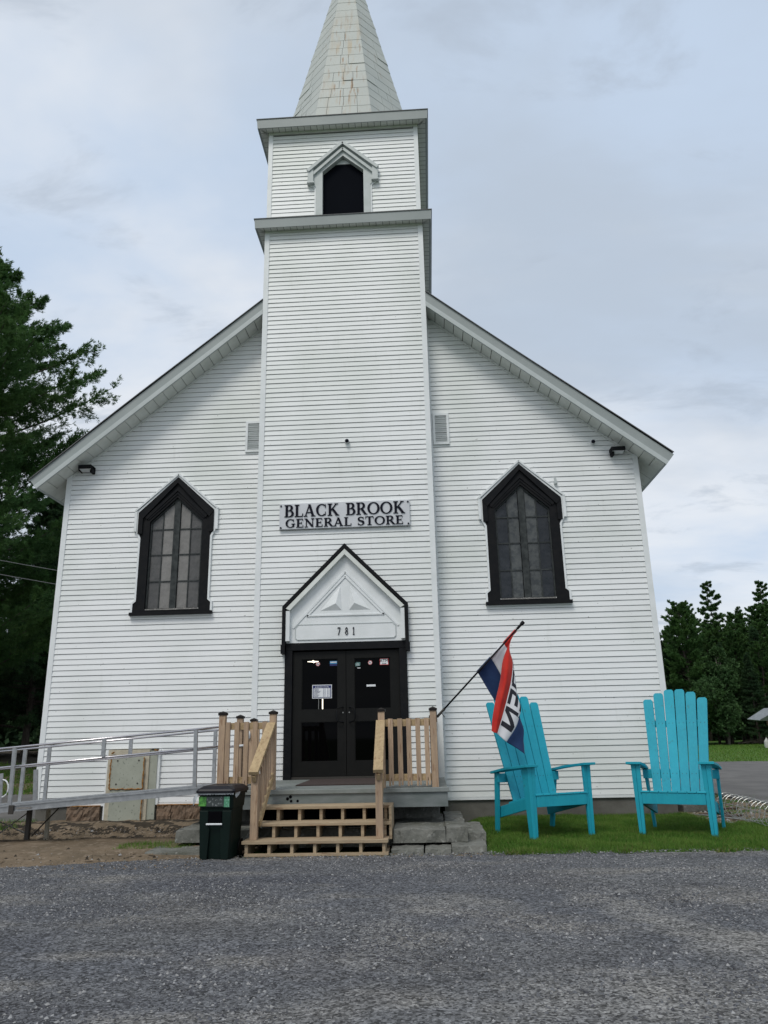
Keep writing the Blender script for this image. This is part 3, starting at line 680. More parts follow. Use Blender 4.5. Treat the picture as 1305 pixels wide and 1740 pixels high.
# pointed windows
def outline(hs, ha, pk, hn, zl, zear, znk, zfl, hb):
    """closed outline (x,z) anticlockwise from bottom-left seen from the front"""
    return [(-hb, zl), (hb, zl), (hb, zfl - .05), (hn, zfl), (hn, znk), (hs, zear), (hs, ha), (0, pk), (-hs, ha), (-hs, zear), (-hn, znk), (-hn, zfl), (-hb, zfl - .05)]
def inset(pts, d):
    n = len(pts); r = []
    for i in range(n):
        p0, p1, p2 = Vector(pts[i - 1]), Vector(pts[i]), Vector(pts[(i + 1) % n])
        e1 = (p1 - p0).normalized(); e2 = (p2 - p1).normalized(); n1 = Vector((-e1.y, e1.x)); n2 = Vector((-e2.y, e2.x))
        b = (n1 + n2); b = b / max(.3, b.dot(n1) * 1.0) if b.length > 1e-6 else n1
        r.append(tuple(p1 + b * d))
    return r
def window(cx, dark):
    root = empty('window', (cx, 0, 0)); root.parent = church
    O = outline(.785, 5.74, 6.475, .725, 3.655, 5.32, 5.19, 3.97, .785)
    I = inset(O, .035)
    MB().ring(O, I, -.055, .02).build('trim', 'trim_white', root)
    for sx in (-1, 1):  # white ears of the hood
        MB().beam((sx * .805, -.045, 5.33), (sx * .805, -.045, 5.75), .05, .05, (0, 1, 0)).build('hood_ear', 'trim_white', root)
        MB().beam((sx * .825, -.05, 5.745), (0, -.05, 6.49), .055, .035).build('hood_edge', 'trim_white', root)
    G = [(-.52, 3.78), (.52, 3.78), (.52, 3.79), (.52, 3.8), (.52, 4.5), (.52, 5.3), (.52, 5.52), (0, 6.01), (-.52, 5.52), (-.52, 5.3), (-.52, 4.5), (-.52, 3.8), (-.52, 3.79)]
    MB().ring(I, G, -.042, .06).build('casing', 'black_paint', root)
    # hood moulding: two stepped chevrons
    for off, wd_, yy in ((.0, .10, -.085), (.17, .05, -.066), (.235, .035, -.056)):
        a = [(-.75 + off * .75, 5.70 - off * .45), (0, 6.415 - off * 1.3), (.75 - off * .75, 5.70 - off * .45)]
        b = [(x * (1 - wd_ * 1.2), zz - wd_ * 1.15) for x, zz in a]
        MB().prism([a[0], b[0], b[1], b[2], a[2], a[1]], yy, -.03).build('moulding', 'black_paint', root)
    for sx in (-1, 1):
        MB().box(*sorted((sx * .66, sx * .75)), -.075, -.03, 5.28, 5.70).build('moulding', 'black_paint', root)
    MB().box(-.79, .79, -.10, .04, 3.675, 3.735).build('sill', 'black_paint', root)
    MB().box(-.50, .50, -.05, .02, 3.775, 3.80).build('sill_edge', 'pane_light', root)
    # sash frame, mullion, muntins, panes
    def top(x): return 6.01 - (6.01 - 5.52) * abs(x) / .52
    MB().prism([(-.06, 3.79), (.06, 3.79), (.06, top(.06)), (0, top(0)), (-.06, top(.06))], .0, .05).build('mullion', 'mullion', root)
    MB().ring(G, inset(G, .03), .005, .05).build('sash', 'mullion', root)
    cols = [(-.50, -.285), (-.265, -.07), (.07, .265), (.285, .50)]
    rows = [3.81, 4.335, 4.86, 5.37]
    for ci, (a, b) in enumerate(cols):
        inner = ci in (1, 2)
        for ri in range(4):
            z0 = rows[ri] + .01; z1 = rows[ri + 1] - .01 if ri < 3 else None
            if z1: poly = [(a, z0), (b, z0), (b, z1), (a, z1)]
            else: poly = [(a, z0), (b, z0), (b, top(b) - .03), (a, top(a) - .03)]
            mname = (('pane_curtain' if inner else 'pane_navy') if dark else ('pane_light' if inner else 'pane_dark'))
            MB().prism(poly, .034 + rnd.uniform(0, .002), .05).build('pane', mname, root)
        mx = -.275 if ci == 0 else (.275 if ci == 3 else None)
        if mx: MB().box(mx - .010, mx + .010, .018, .05, 3.79, top(mx) - .02).build('muntin', 'mullion', root)
    for ri in (1, 2, 3):
        for sx in (-1, 1): MB().box(*sorted((sx * .06, sx * .50)), .021, .05, rows[ri] - .012, rows[ri] + .012).build('muntin', 'mullion', root)
    MB().prism([(-.52, 3.78), (.52, 3.78), (.52, 5.52), (0, 6.01), (-.52, 5.52)], .055, .07).build('backing', 'black_void', root)
window(-3.36, False); window(3.36, True)
# belfry opening
bo = empty('belfry_opening', (0, -T, 0)); bo.parent = church
O = outline(.735, 13.21, 13.93, .62, 11.98, 12.90, 12.80, 12.2, .62)
G = [(-.445, 11.99), (.445, 11.99), (.445, 12.1), (.445, 12.2), (.445, 12.7), (.445, 12.9), (.445, 13.20), (0, 13.60), (-.445, 13.20), (-.445, 12.9), (-.445, 12.7), (-.445, 12.2), (-.445, 12.1)]
MB().ring(O, inset(O, .03), -.03, .04).build('trim', 'trim_white', bo)
MB().ring(inset(O, .03), G, -.045, .08).build('casing', 'casing_grey', bo)
for sx in (-1, 1):
    MB().beam((sx * .76, -.08, 13.19), (0, -.08, 13.90), .09, .07).build('hood_edge', 'lip_white', bo)
    MB().beam((sx * .66, -.065, 13.12), (0, -.065, 13.76), .05, .06).build('hood_moulding', 'casing_grey', bo)
    MB().box(*sorted((sx * .64, sx * .76)), -.10, .02, 12.92, 13.24).build('hood_ear', 'casing_grey', bo)
    MB().box(*sorted((sx * .62, sx * .775)), -.11, .02, 12.885, 12.915).build('hood_ear_foot', 'lip_white', bo)
MB().prism([(-.445, 11.99), (.445, 11.99), (.445, 13.20), (0, 13.60), (-.445, 13.20)], .07, .09).build('black_board', 'black_board', bo)
MB().prism([(-.16, 13.45), (.16, 13.45), (.02, 13.57), (-.02, 13.57)], .05, .07).build('gable_block', 'casing_grey', bo)

# louvred vents either side of the tower
for x0, x1 in ((1.725, 2.045), (-2.045, -1.725)):
    v = empty('vent', (0, 0, 0)); v.parent = church
    P = [(x0, 6.905), (x1, 6.905), (x1, 7.565), (x0, 7.565)]
    MB().ring(P, inset(P, .045), -.05, .0).build('frame', 'trim_white', v)
    MB().box(x0 + .03, x1 - .03, -.004, .0, 6.93, 7.54).build('backing', 'black_void', v)
    for i in range(14):
        zz_ = 6.965 + i * .0405
        MB().add([(x0 + .05, -.038, zz_), (x1 - .05, -.038, zz_), (x1 - .05, -.012, zz_ + .016), (x0 + .05, -.012, zz_ + .016), (x0 + .05, -.038, zz_ + .006), (x1 - .05, -.038, zz_ + .006)], [(0, 1, 2, 3), (4, 5, 1, 0)]).build('louvre', 'trim_white', v)

# foundation, left: brown stone between hatch panels, right: concrete
MB().box(-WX + .02, -1.66, .012, .3, -.3, SB).build('foundation_wall', 'concrete_wall', church)
MB().box(1.66, WX - .02, .012, .3, -.3, SB - .01).build('foundation_wall', 'concrete_wall', church)
for x0, x1 in ((-5.02, -4.42), (-3.40, -2.62), (-2.60, -1.9)):
    n = 3 if x1 - x0 > .7 else 2; cx = x0
    for i in range(n):
        cw = (x1 - x0) / n; b = MB(); r = random.Random(int(cx * 100)); nn = 8
        vs = []; fs = []
        for a in range(nn + 1):
            for c in range(6):
                vs.append((cx + .004 + (cw - .008) * a / nn, -.035 - .035 * r.random(), .02 + (SB - .035 - .02) * c / 5))
        for a in range(nn):
            for c in range(5): fs.append((a * 6 + c, (a + 1) * 6 + c, (a + 1) * 6 + c + 1, a * 6 + c + 1))
        b.add(vs, fs); b.box(cx + .004, cx + cw - .004, -.03, .01, .02, SB - .035)
        o = b.build('foundation_stone', 'brown_stone', church); cx += cw
    MB().box(x0, x1, -.06, .01, SB - .034, SB - .02).build('foam_seam', 'foam', church)
# hatch panels
hp = empty('bulkhead_hatch', (0, 0, 0)); hp.parent = church
def foamline(a, b):
    pts = []; n = 26
    for i in range(n + 1):
        t = i / n; pts.append((a[0] + (b[0] - a[0]) * t + rnd.uniform(-.008, .008), -.135, a[1] + (b[1] - a[1]) * t + rnd.uniform(-.008, .008)))
    MB().tube(pts, [rnd.uniform(.006, .017) for _ in pts], 5).build('foam_bead', 'foam', hp)
MB().box(-4.32, -3.57, -.10, .02, .05, 1.26).build('frame_board', 'panel_edge', hp)
MB().box(-4.235, -3.655, -.128, -.09, .60, 1.13).build('upper_panel', 'panel_green', hp)
MB().prism([(-4.235, .05), (-3.9, .035), (-3.66, .03), (-3.66, .59), (-4.235, .59)], -.124, -.09).build('lower_panel', 'panel_green', hp)
MB().box(-3.605, -3.43, -.075, .02, .03, 1.235).build('side_board', 'panel_green', hp)
MB().box(-3.432, -3.385, -.06, .02, SB - .02, 1.25).build('edge_trim', 'trim_white', hp)
MB().box(-4.36, -4.32, -.06, .02, .06, 1.24).build('edge_trim', 'trim_white', hp)
foamline((-4.25, 1.17), (-4.25, .60)); foamline((-3.645, 1.12), (-3.645, .04)); foamline((-4.25, .595), (-3.66, .595))
foamline((-4.25, 1.20), (-4.20, 1.22)); foamline((-3.47, 1.245), (-3.40, 1.24))
for bx, bz in ((-4.13, 1.075), (-3.745, 1.075), (-4.13, .68), (-3.745, .69)):
    MB().tube([(bx, -.128, bz), (bx, -.136, bz)], .014, 8).build('bolt', 'steel_dark', hp)

# ------------------------------------------------------------------ serif letters, raised
def ribbon(mb, pts, ws, y0, y1):
    P = [Vector(p) for p in pts]; n = len(P); L = []; Rr = []
    for i in range(n):
        d = (P[min(i + 1, n - 1)] - P[max(i - 1, 0)]).normalized(); q = Vector((-d.y, d.x)); wv = ws[i] / 2
        L.append(P[i] + q * wv); Rr.append(P[i] - q * wv)
    for i in range(n - 1):
        mb.prism([tuple(Rr[i]), tuple(Rr[i + 1]), tuple(L[i + 1]), tuple(L[i])], y0, y1)
def arc(cx, cy, rx, ry, a0, a1, tk, tn, n=18):
    pts = []; ws = []
    for i in range(n + 1):
        a = R(a0 + (a1 - a0) * i / n); pts.append((cx + rx * math.cos(a), cy + ry * math.sin(a))); ws.append(tn + (tk - tn) * abs(math.cos(a)) ** 1.5)
    return pts, ws
K, N_, SF = .175, .075, .055
def rc(x0, x1, y0, y1): return ('r', x0, x1, y0, y1)
def ln_(a, b, wv): return ('l', a, b, wv)
def ar(*a): return ('a', a)
def stem(x, y0=0, y1=1, wv=K, s=.08): return [rc(x, x + wv, y0, y1), rc(x - s, x + wv + s, y0, y0 + SF), rc(x - s, x + wv + s, y1 - SF, y1)]
GL = {
 'B': (.72, stem(.12) + [rc(.2, .40, 1 - SF, 1), rc(.2, .42, .50, .50 + SF), rc(.2, .42, 0, SF), ar(.38, .765, .19, .21, -90, 90, K, SF), ar(.40, .28, .24, .25, -90, 90, K, SF)]),
 'L': (.66, stem(.12) + [rc(.2, .60, 0, SF), ('l', (.60, .0), (.63, .26), .05)]),
 'A': (.86, [ln_((.14, .02), (.43, 1), .075), ln_((.42, 1), (.70, .02), K), rc(.24, .58, .30, .36), rc(.02, .28, 0, SF), rc(.54, .86, 0, SF)]),
 'C': (.80, [ar(.44, .5, .33, .47, 50, 310, K, .06), rc(.68, .73, .66, .95), rc(.68, .73, .06, .34)]),
 'K': (.86, stem(.12) + [ln_((.26, .42), (.66, .97), .075), ln_((.40, .56), (.74, .02), K), rc(.54, .80, 1 - SF, 1), rc(.60, .88, 0, SF)]),
 'R': (.80, stem(.12) + [rc(.2, .40, 1 - SF, 1), rc(.2, .42, .46, .46 + SF), ar(.38, .745, .21, .235, -90, 90, K, SF), ln_((.42, .50), (.70, .03), K * .95), rc(.62, .84, 0, SF)]),
 'O': (.90, [ar(.46, .5, .36, .47, 0, 360, K, .06)]),
 'G': (.86, [ar(.44, .5, .33, .47, 50, 318, K, .06), rc(.68, .73, .66, .95), rc(.62, .76, .08, .42), rc(.52, .84, .40, .455)]),
 'E': (.70, stem(.12) + [rc(.2, .60, 1 - SF, 1), rc(.2, .50, .48, .48 + SF), rc(.2, .62, 0, SF), rc(.575, .615, .76, .98), rc(.48, .52, .38, .64), rc(.60, .645, .02, .26)]),
 'N': (.88, [rc(.14, .215, 0, 1), rc(.68, .755, .0, 1), ln_((.16, .97), (.71, .04), K * .95), rc(.03, .32, 0, SF), rc(.02, .24, 1 - SF, 1), rc(.58, .86, 1 - SF, 1)]),
 'S': (.62, [('s',), rc(.50, .545, .70, .96), rc(.07, .115, .04, .30)]),
 'T': (.78, [rc(.31, .31 + K, 0, 1), rc(.22, .58, 0, SF), rc(.06, .73, 1 - SF, 1), rc(.05, .095, .74, .98), rc(.70, .745, .74, .98)]),
 '7': (.60, [rc(.06, .52, .90, 1), rc(.06, .11, .78, .95), ln_((.50, .94), (.20, 0), .13)]),
 '8': (.62, [ar(.31, .74, .16, .21, 0, 360, .12, .06), ar(.31, .27, .20, .24, 0, 360, .13, .06)]),
 '1': (.44, [rc(.17, .31, 0, 1), rc(.06, .42, 0, SF), ln_((.06, .84), (.22, .97), .05)]),
 ' ': (.42, []),
}
def glyph(mb, ch, x, zb, h, wscale, y0, y1):
    wv, parts = GL[ch]; j = 0
    tmp = MB()
    for p in parts:
        e = .0004 * j; j += 1
        if p[0] == 'r': tmp.prism([(p[1], p[3]), (p[2], p[3]), (p[2], p[4]), (p[1], p[4])], y0 - e, y1)
        elif p[0] == 'l':
            a, b, q = Vector(p[1]), Vector(p[2]), p[3]
            d = b - a; hw = q / 2 * d.length / abs(d.y) if abs(d.y) > .3 else q / 2
            if abs(d.y) > .3: tmp.prism([(a.x - hw, a.y), (a.x + hw, a.y), (b.x + hw, b.y), (b.x - hw, b.y)] if a.y < b.y else [(b.x - hw, b.y), (b.x + hw, b.y), (a.x + hw, a.y), (a.x - hw, a.y)], y0 - e, y1)
            else: ribbon(tmp, [a, b], [q, q], y0 - e, y1)
        elif p[0] == 'a': ribbon(tmp, *arc(*p[1]), y0 - e, y1)
        elif p[0] == 's':
            pts = []; ws = []
            for i in range(15): a = R(25 + 245 * i / 14); pts.append((.32 + .19 * math.cos(a), .74 + .22 * math.sin(a))); ws.append(.07 if i < 5 or i > 14 else .07 + .08 * math.sin((i - 5) / 9 * math.pi))
            for i in range(1, 15): a = R(90 - 245 * i / 14); pts.append((.32 + .21 * math.cos(a), .265 + .235 * math.sin(a))); ws.append(.07 + .10 * math.sin(min(1, i / 8) * math.pi) if i < 8 else .07)
            pts = [q_ for i_, q_ in enumerate(pts) if i_ != 14]; ws = [q_ for i_, q_ in enumerate(ws) if i_ != 14]
            ws = [q_ + .07 * math.exp(-((i_ - 14) / 3.5) ** 2) for i_, q_ in enumerate(ws)]
            ribbon(tmp, pts, ws, y0 - e, y1)
    mb.add([(x + v[0] * h * wscale, v[1], zb + v[2] * h) for v in tmp.v], tmp.f)
    return wv * h * wscale
def word_width(s, h, ws, gap): return sum(GL[c][0] * h * ws + gap for c in s) - gap

# store sign
sg = empty('store_sign', (0, -T - .05, 5.15), label='white store board reading BLACK BROOK GENERAL STORE on the tower above the door', cat='sign')
MB().box(-1.235, 1.22, -.02, .03, .0, .50).build('board', 'sign_board', sg, bevel=.004)
for txt, zb, h, W_ in (('BLACK BROOK', .235, .235, 2.28), ('GENERAL STORE', .028, .165, 2.22)):
    gap = .006; ws_ = (W_ + gap - gap * len(txt)) / sum(GL[c][0] * h for c in txt); x = -W_ / 2 - .01
    for c in txt:
        b = MB(); adv = glyph(b, c, x, zb, h, ws_, -.034, -.018)
        if b.v: fixnormals(b.build('letter', 'letter_black', sg))
        x += adv + gap
for dx in (-1.205, 1.19):
    for dz in (.455, .03):
        MB().tube([(dx, -.02, dz), (dx, -.034, dz)], .017, 10).build('dot', 'letter_black', sg)

# pediment over the door
pd = empty('door_pediment', (0, -T, 0)); pd.parent = church
PO = [(1.135, 2.86), (1.135, 3.685), (0, 4.825), (-1.135, 3.685), (-1.135, 2.86), (-1.075, 2.86), (-1.075, 3.66), (0, 4.74), (1.075, 3.66), (1.075, 2.86)]
b = MB()
for i in range(4):
    pa, pb, qa, qb = PO[i], PO[i + 1], PO[9 - i], PO[8 - i]
    b.prism([qa, pa, pb, qb], -.15, .0)
o = b.build('hood_edge', 'black_paint', pd); fixnormals(o)
IO = [(-1.074, 3.03), (1.074, 3.03), (1.074, 3.66), (0, 4.738), (-1.074, 3.66)]
MB().prism(IO, -.045, .0).build('panel', 'casing_grey' if False else 'trim_white', pd)
for sx in (-1, 1):
    a, c_ = (sx * 1.07, 3.645), (0, 4.72)
    q1, q2 = (sx * 1.0, 3.61), (0, 4.62)
    o = MB().prism([a, c_, q2, q1], -.145, -.045).build('hood_soffit', 'soffit', pd); fixnormals(o)
    o = MB().box(*sorted((sx * 1.0, sx * 1.07)), -.135, -.04, 3.06, 3.60).build('pilaster', 'trim_white', pd)
    MB().beam((sx * .955, -.05, 3.30), (0, -.05, 4.31), .018, .035).build('chevron_moulding', 'trim_white', pd)
    MB().beam((sx * .70, -.05, 3.505), (0, -.05, 4.225), .024, .03).build('chevron_moulding', 'trim_white', pd)
    MB().box(*sorted((sx * 1.075, sx * 1.15)), -.16, .0, 2.84, 2.99).build('hood_foot', 'black_paint', pd)
    # raised pyramid blocks
    A = [(sx * .065, 3.60), (sx * .455, 3.60), (sx * .09, 4.05)]; ap = (sx * .17, 3.72)
    o = MB().add([(x, -.046, zz_) for x, zz_ in A] + [(ap[0], -.10, ap[1])], [(0, 1, 3), (1, 2, 3), (2, 0, 3)]).build('pyramid_block', 'trim_white', pd); fixnormals(o)
MB().beam((-.70, -.052, 3.515), (.70, -.052, 3.515), .02, .028).build('base_moulding', 'trim_white', pd)
npo = [(-.87, 3.08), (.87, 3.08), (.91, 3.12), (.91, 3.30), (.85, 3.36), (-.85, 3.36), (-.91, 3.30), (-.91, 3.12)]
MB().prism(npo, -.056, -.04).build('number_panel', 'trim_white', pd)
MB().ring(npo, inset(npo, .012), -.062, -.05).build('number_panel_rim', 'lip_white', pd)
x = -.165
for c in '781':
    b = MB(); glyph(b, c, x + .02, 3.155, .135, .75, -.072, -.055); fixnormals(b.build('number', 'letter_black', pd)); x += .135
# entrance: frame, two glazed doors
df = empty('entrance', (0, -T, 0)); df.parent = church
for x0, x1, z0, z1 in ((-1.09, -.955, .715, 2.895), (.955, 1.09, .715, 2.895), (-1.09, 1.09, 2.90, 3.03)):
    MB().box(x0, x1, -.06, .15, z0, z1).build('door_frame', 'black_paint', df)
MB().box(-.96, .96, -.02, .12, .713, .755).build('threshold', 'steel_dark', df)
MB().box(-.96, .96, .10, .12, .72, 2.90).build('dark_interior', 'black_void', df)
for sx in (-1, 1):
    dr = empty('door', (0, 0, 0)); dr.parent = df
    dx = lambda a, b: sorted((sx * a, sx * b))
    leaf = MB()
    for a, b_, z0, z1 in ((.004, .148, .76, 2.875), (.79, .95, .76, 2.875), (.148, .79, 2.745, 2.875), (.148, .79, 1.66, 1.865), (.148, .79, .76, 1.0)):
        leaf.box(*dx(a, b_), .0, .06, z0, z1)
    leaf.build('leaf', 'door_leaf', dr)
    MB().box(*dx(.148, .79), .035, .042, 1.865, 2.745).build('pane', 'door_glass', dr)
    MB().box(*dx(.148, .79), .035, .042, 1.0, 1.66).build('pane', 'door_glass', dr)
    P = [(dx(.148, .79)[0], 1.0), (dx(.148, .79)[1], 1.0), (dx(.148, .79)[1], 1.66), (dx(.148, .79)[0], 1.66)]
    MB().ring(P, inset(P, .012), .015, .03).build('bead', 'door_leaf', dr)
    P = [(dx(.148, .79)[0], 1.865), (dx(.148, .79)[1], 1.865), (dx(.148, .79)[1], 2.745), (dx(.148, .79)[0], 2.745)]
    MB().ring(P, inset(P, .012), .015, .03).build('bead', 'door_leaf', dr)
    hx = sx * .055
    MB().tube([(hx, .0, 1.90), (hx + sx * .02, -.05, 1.90), (hx + sx * .09, -.075, 1.885), (hx + sx * .105, -.08, 1.84), (hx + sx * .105, -.08, 1.71), (hx + sx * .09, -.075, 1.665), (hx + sx * .02, -.05, 1.65), (hx, .0, 1.65)], .011, 8).build('handle', 'black_paint', dr, smooth=True)
    MB().tube([(hx, -.002, 1.81), (hx, -.014, 1.81)], .012, 8).build('lock', 'nickel', dr)
    dr['label'] = 'left black glass door' if sx < 0 else 'right black glass door'

def text_obj(txt, size, name, m_, parent, loc, ext=.001, align='CENTER', sx=1):
    cu = bpy.data.curves.new('t', 'FONT'); cu.body = txt; cu.size = size; cu.align_x = align; cu.extrude = ext; cu.resolution_u = 3
    o = bpy.data.objects.new('t', cu); COL.objects.link(o)
    dg = bpy.context.evaluated_depsgraph_get(); me = bpy.data.meshes.new_from_object(o.evaluated_get(dg))
    bpy.data.objects.remove(o)
    me.materials.clear(); me.materials.append(M[m_]); me.name = name
    me.transform(Matrix.Rotation(R(90), 4, 'X') @ Matrix.Diagonal((sx, 1, 1, 1)))
    q = bpy.data.objects.new(name, me); COL.objects.link(q); q.location = loc
    if parent: q.parent = parent
    return q
# stickers and notices on the glass
hs = empty('hours_notice', (-.43, -T + .03, 2.06), label='blue and white business hours card taped inside left door glass', cat='notice')
MB().box(-.175, .175, -.004, .0, .0, .235).build('card', 'white_print', hs)
MB().box(-.163, .163, -.006, -.004, .012, .223).build('blue_field', 'blue_print', hs)
MB().box(-.15, .147, -.008, -.006, .022, .175).build('white_field', 'white_print', hs)
text_obj('BUSINESS HOURS', .032, 'heading', 'white_print', hs, (0, -.008, .186))
for i, d in enumerate(('MONDAY', 'TUESDAY', 'WEDNESDAY', 'THURSDAY', 'FRIDAY', 'SATURDAY', 'SUNDAY')):
    zz_ = .155 - i * .0205
    text_obj(d, .02, 'day_name', 'blue_print', hs, (-.142, -.0095, zz_), align='LEFT')
    for xx in (.03, .055, .10, .125):
        MB().box(xx - .006, xx + .006, -.0095, -.008, zz_ + .001, zz_ + .011).build('time_mark', 'blue_print', hs)
at = empty('atm_notice', (.68, -T + .03, 2.615), label='white ATM sticker in top corner of right door glass', cat='sticker')
MB().box(-.078, .078, -.004, 0, 0, .112).build('card', 'white_print', at)
text_obj('ATM', .075, 'lettering', 'letter_black', at, (0, -.006, .048)); text_obj('Inside', .032, 'lettering', 'letter_black', at, (0, -.006, .014))
MB().ring([(-.078, 0), (.078, 0), (.078, .112), (-.078, .112)], [(-.07, .008), (.07, .008), (.07, .104), (-.07, .104)], -.006, -.004).build('border', 'red_print', at)
for cx, lb in ((-.505, 'small round no smoking sticker at top of left door glass'), (.43, 'small round no smoking sticker at top of right door glass')):
    s = empty('round_sticker', (cx, -T + .03, 2.66), label=lb, cat='sticker')
    MB().tube([(0, 0, 0), (0, -.004, 0)], .038, 20).build('disc', 'white_print', s)
    C_ = [(.036 * math.cos(a * .314), .036 * math.sin(a * .314)) for a in range(20)]; Ci = [(p[0] * .8, p[1] * .8) for p in C_]
    MB().ring(C_, Ci, -.006, -.004).build('ring', 'red_print', s)
    MB().beam((-.022, -.0055, .022), (.022, -.0055, -.022), .002, .006, (0, 1, 0)).build('bar', 'red_print', s)
    MB().beam((-.02, -.005, -.003), (.016, -.005, -.003), .002, .008).build('cigarette', 'letter_black', s)
s = empty('blue_sticker', (-.225, -T + .03, 2.63), label='blue and pale rectangular sticker in top right corner of left door glass', cat='sticker')
MB().box(-.065, .065, -.004, 0, .025, .075).build('upper_band', 'cyan_print', s); MB().box(-.065, .065, -.004, 0, -.01, .025).build('lower_band', 'blue_print', s)
MB().box(-.055, .055, -.006, -.004, .045, .062).build('pale_bar', 'white_print', s)
s = empty('teal_sticker', (.21, -T + .03, 2.60), label='small ragged grey green sticker in top left corner of right door glass', cat='sticker')
MB().prism([(-.045, 0), (.04, .01), (.045, .07), (-.02, .075), (-.05, .05)], -.004, 0).build('card', 'teal_print', s)
MB().box(-.03, .03, -.006, -.004, .02, .026).build('line', 'white_print', s); MB().box(-.03, .02, -.006, -.004, .04, .046).build('line', 'white_print', s)
MB().box(-.01, .045, -.004, 0, -.035, -.022).build('white_tab', 'white_print', s)
s = MB().box(-.08, .08, -.004, 0, 0, .034).build('paper_strip', 'white_print'); s.location = (.44, -T + .03, 2.245)
tag(s, 'plain white paper strip stuck on middle of right door glass', 'sticker')
# lit fitting seen through left door glass
s = MB().prism([(-.11, 0), (-.02, -.008), (.0, -.02), (.03, -.008), (.09, -.004), (.09, .008), (.02, .014), (-.01, .03), (-.03, .014), (-.11, .01)], -.002, 0).build('ceiling_lamp', 'warm_glow'); s.location = (-.585, -T + .033, 2.70)
tag(s, 'lit lamp glimpsed through top of left door glass', 'lamp')
s = empty('display_stand', (-.42, -T + .033, 1.87), label='two thin pale legs, one set to glow, showing below the hours card behind left door glass', cat='stand')
MB().box(-.075, -.066, -.002, 0, 0, .18).build('leg', 'nickel', s); MB().box(-.01, .008, -.002, 0, 0, .18).build('leg', 'warm_glow', s)  # right leg glows by added emission, it is no lamp

# ------------------------------------------------------------------ lights and cameras on the wall
def flood(x, z, lb, tilt):
    f = empty('floodlight', (x, 0, z), label=lb, cat='floodlight')
    MB().box(-.15, .13, -.20, -.03, .02, .085).build('housing', 'black_paint', f, bevel=.01)
    MB().box(-.14, .12, -.215, -.20, .018, .09).build('bezel', 'black_paint', f)
    MB().add([(-.125, -.19, .012), (.105, -.19, .012), (.105, -.05, -.012), (-.125, -.05, -.012)], [(0, 3, 2, 1)]).build('lens', 'white_print', f)
    MB().add([(-.14, -.2, -.02), (-.13, -.2, -.02), (-.13, -.03, -.03), (-.14, -.03, -.03), (-.14, -.2, .03), (-.13, -.2, .03), (-.13, -.03, .03), (-.14, -.03, .03)], [(0, 1, 5, 4), (2, 3, 7, 6), (3, 0, 4, 7), (1, 2, 6, 5)]).build('end_plate', 'black_paint', f)
    MB().box(.08 if tilt > 0 else -.13, .13 if tilt > 0 else -.08, -.16, .0, -.055, .08).build('bracket', 'black_paint', f, bevel=.006)
    return f
flood(-5.22, 6.62, 'black floodlight under left end of the front roof overhang', 1)
flood(5.27, 6.56, 'black floodlight under right end of the front roof overhang', -1)
def seccam(x, y, z, lb):
    c = empty('security_camera', (x, y, z), label=lb, cat='camera')
    MB().tube([(0, 0, 0), (0, -.05, 0)], .045, 14).build('base', 'white_print', c)
    MB().tube([(0, -.05, -.005), (.004, -.075, -.01), (.008, -.10, -.02)], [.038, .035, .02], 14).build('eye', 'letter_black', c, smooth=True)
seccam(.05, -T - .015, 6.885, 'small black eyed security camera centred on tower above the sign')
seccam(4.83, -.012, 6.83, 'small security camera beside the right floodlight under the eave')
h = empty('wall_hook', (4.04, -.02, 6.0), label='small white hook on siding right of the right window peak', cat='hook')
MB().box(-.02, .02, -.02, .02, .02, .12).build('plate', 'lip_white', h); MB().box(-.03, .03, -.06, 0, -.01, .02).build('tip', 'lip_white', h)
# overhead wires
for z0, lb in ((6.31, 'upper of two thin service wires running to the left wall'), (5.955, 'lower of two thin service wires running to the left wall')):
    pts = []
    for i in range(17):
        t = i / 16; pts.append((-5.7 - 24 * t, 5.2 - 8.0 * t, z0 - 1.02 + 5.2 * t + (-1.6 * t * (1 - t))))
    tag(MB().tube(pts, .008, 5).build('service_wire', 'steel_wire'), lb, 'wire', 'service wires to the store')

# ------------------------------------------------------------------ deck with railings and gate
deck = empty('deck', (0, 0, 0), label='grey painted entrance deck with new tan wooden railings', cat='deck')
DZ = .713; DF = -3.0
for i in range(18):
    y1 = -T - .03 - i * .142; y0 = y1 - .137
    if y0 < DF - .06: y0 = DF - .03
    if y1 < DF: break
    MB().box(-1.60, 1.66, y0, y1, DZ - .036, DZ + rnd.uniform(-.0015, .0015)).build('deck_board', 'deck_paint', deck)
MB().box(-1.62, 1.68, DF - .045, DF - .004, DZ - .055, DZ + .004).build('nosing', 'deck_paint', deck, bevel=.006)
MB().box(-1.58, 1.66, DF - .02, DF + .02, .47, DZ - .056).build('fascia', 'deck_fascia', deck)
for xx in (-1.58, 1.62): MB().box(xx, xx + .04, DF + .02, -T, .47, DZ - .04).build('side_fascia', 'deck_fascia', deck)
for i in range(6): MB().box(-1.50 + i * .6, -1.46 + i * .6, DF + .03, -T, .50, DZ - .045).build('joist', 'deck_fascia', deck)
for xx, zz_ in ((-.54, .60), (-.50, .625), (-.49, .57), (-.40, .57)):
    MB().tube([(xx, DF - .021, zz_), (xx, DF - .024, zz_)], .018 if xx > -.5 else .022, 10).build('knot_hole', 'black_void', deck)
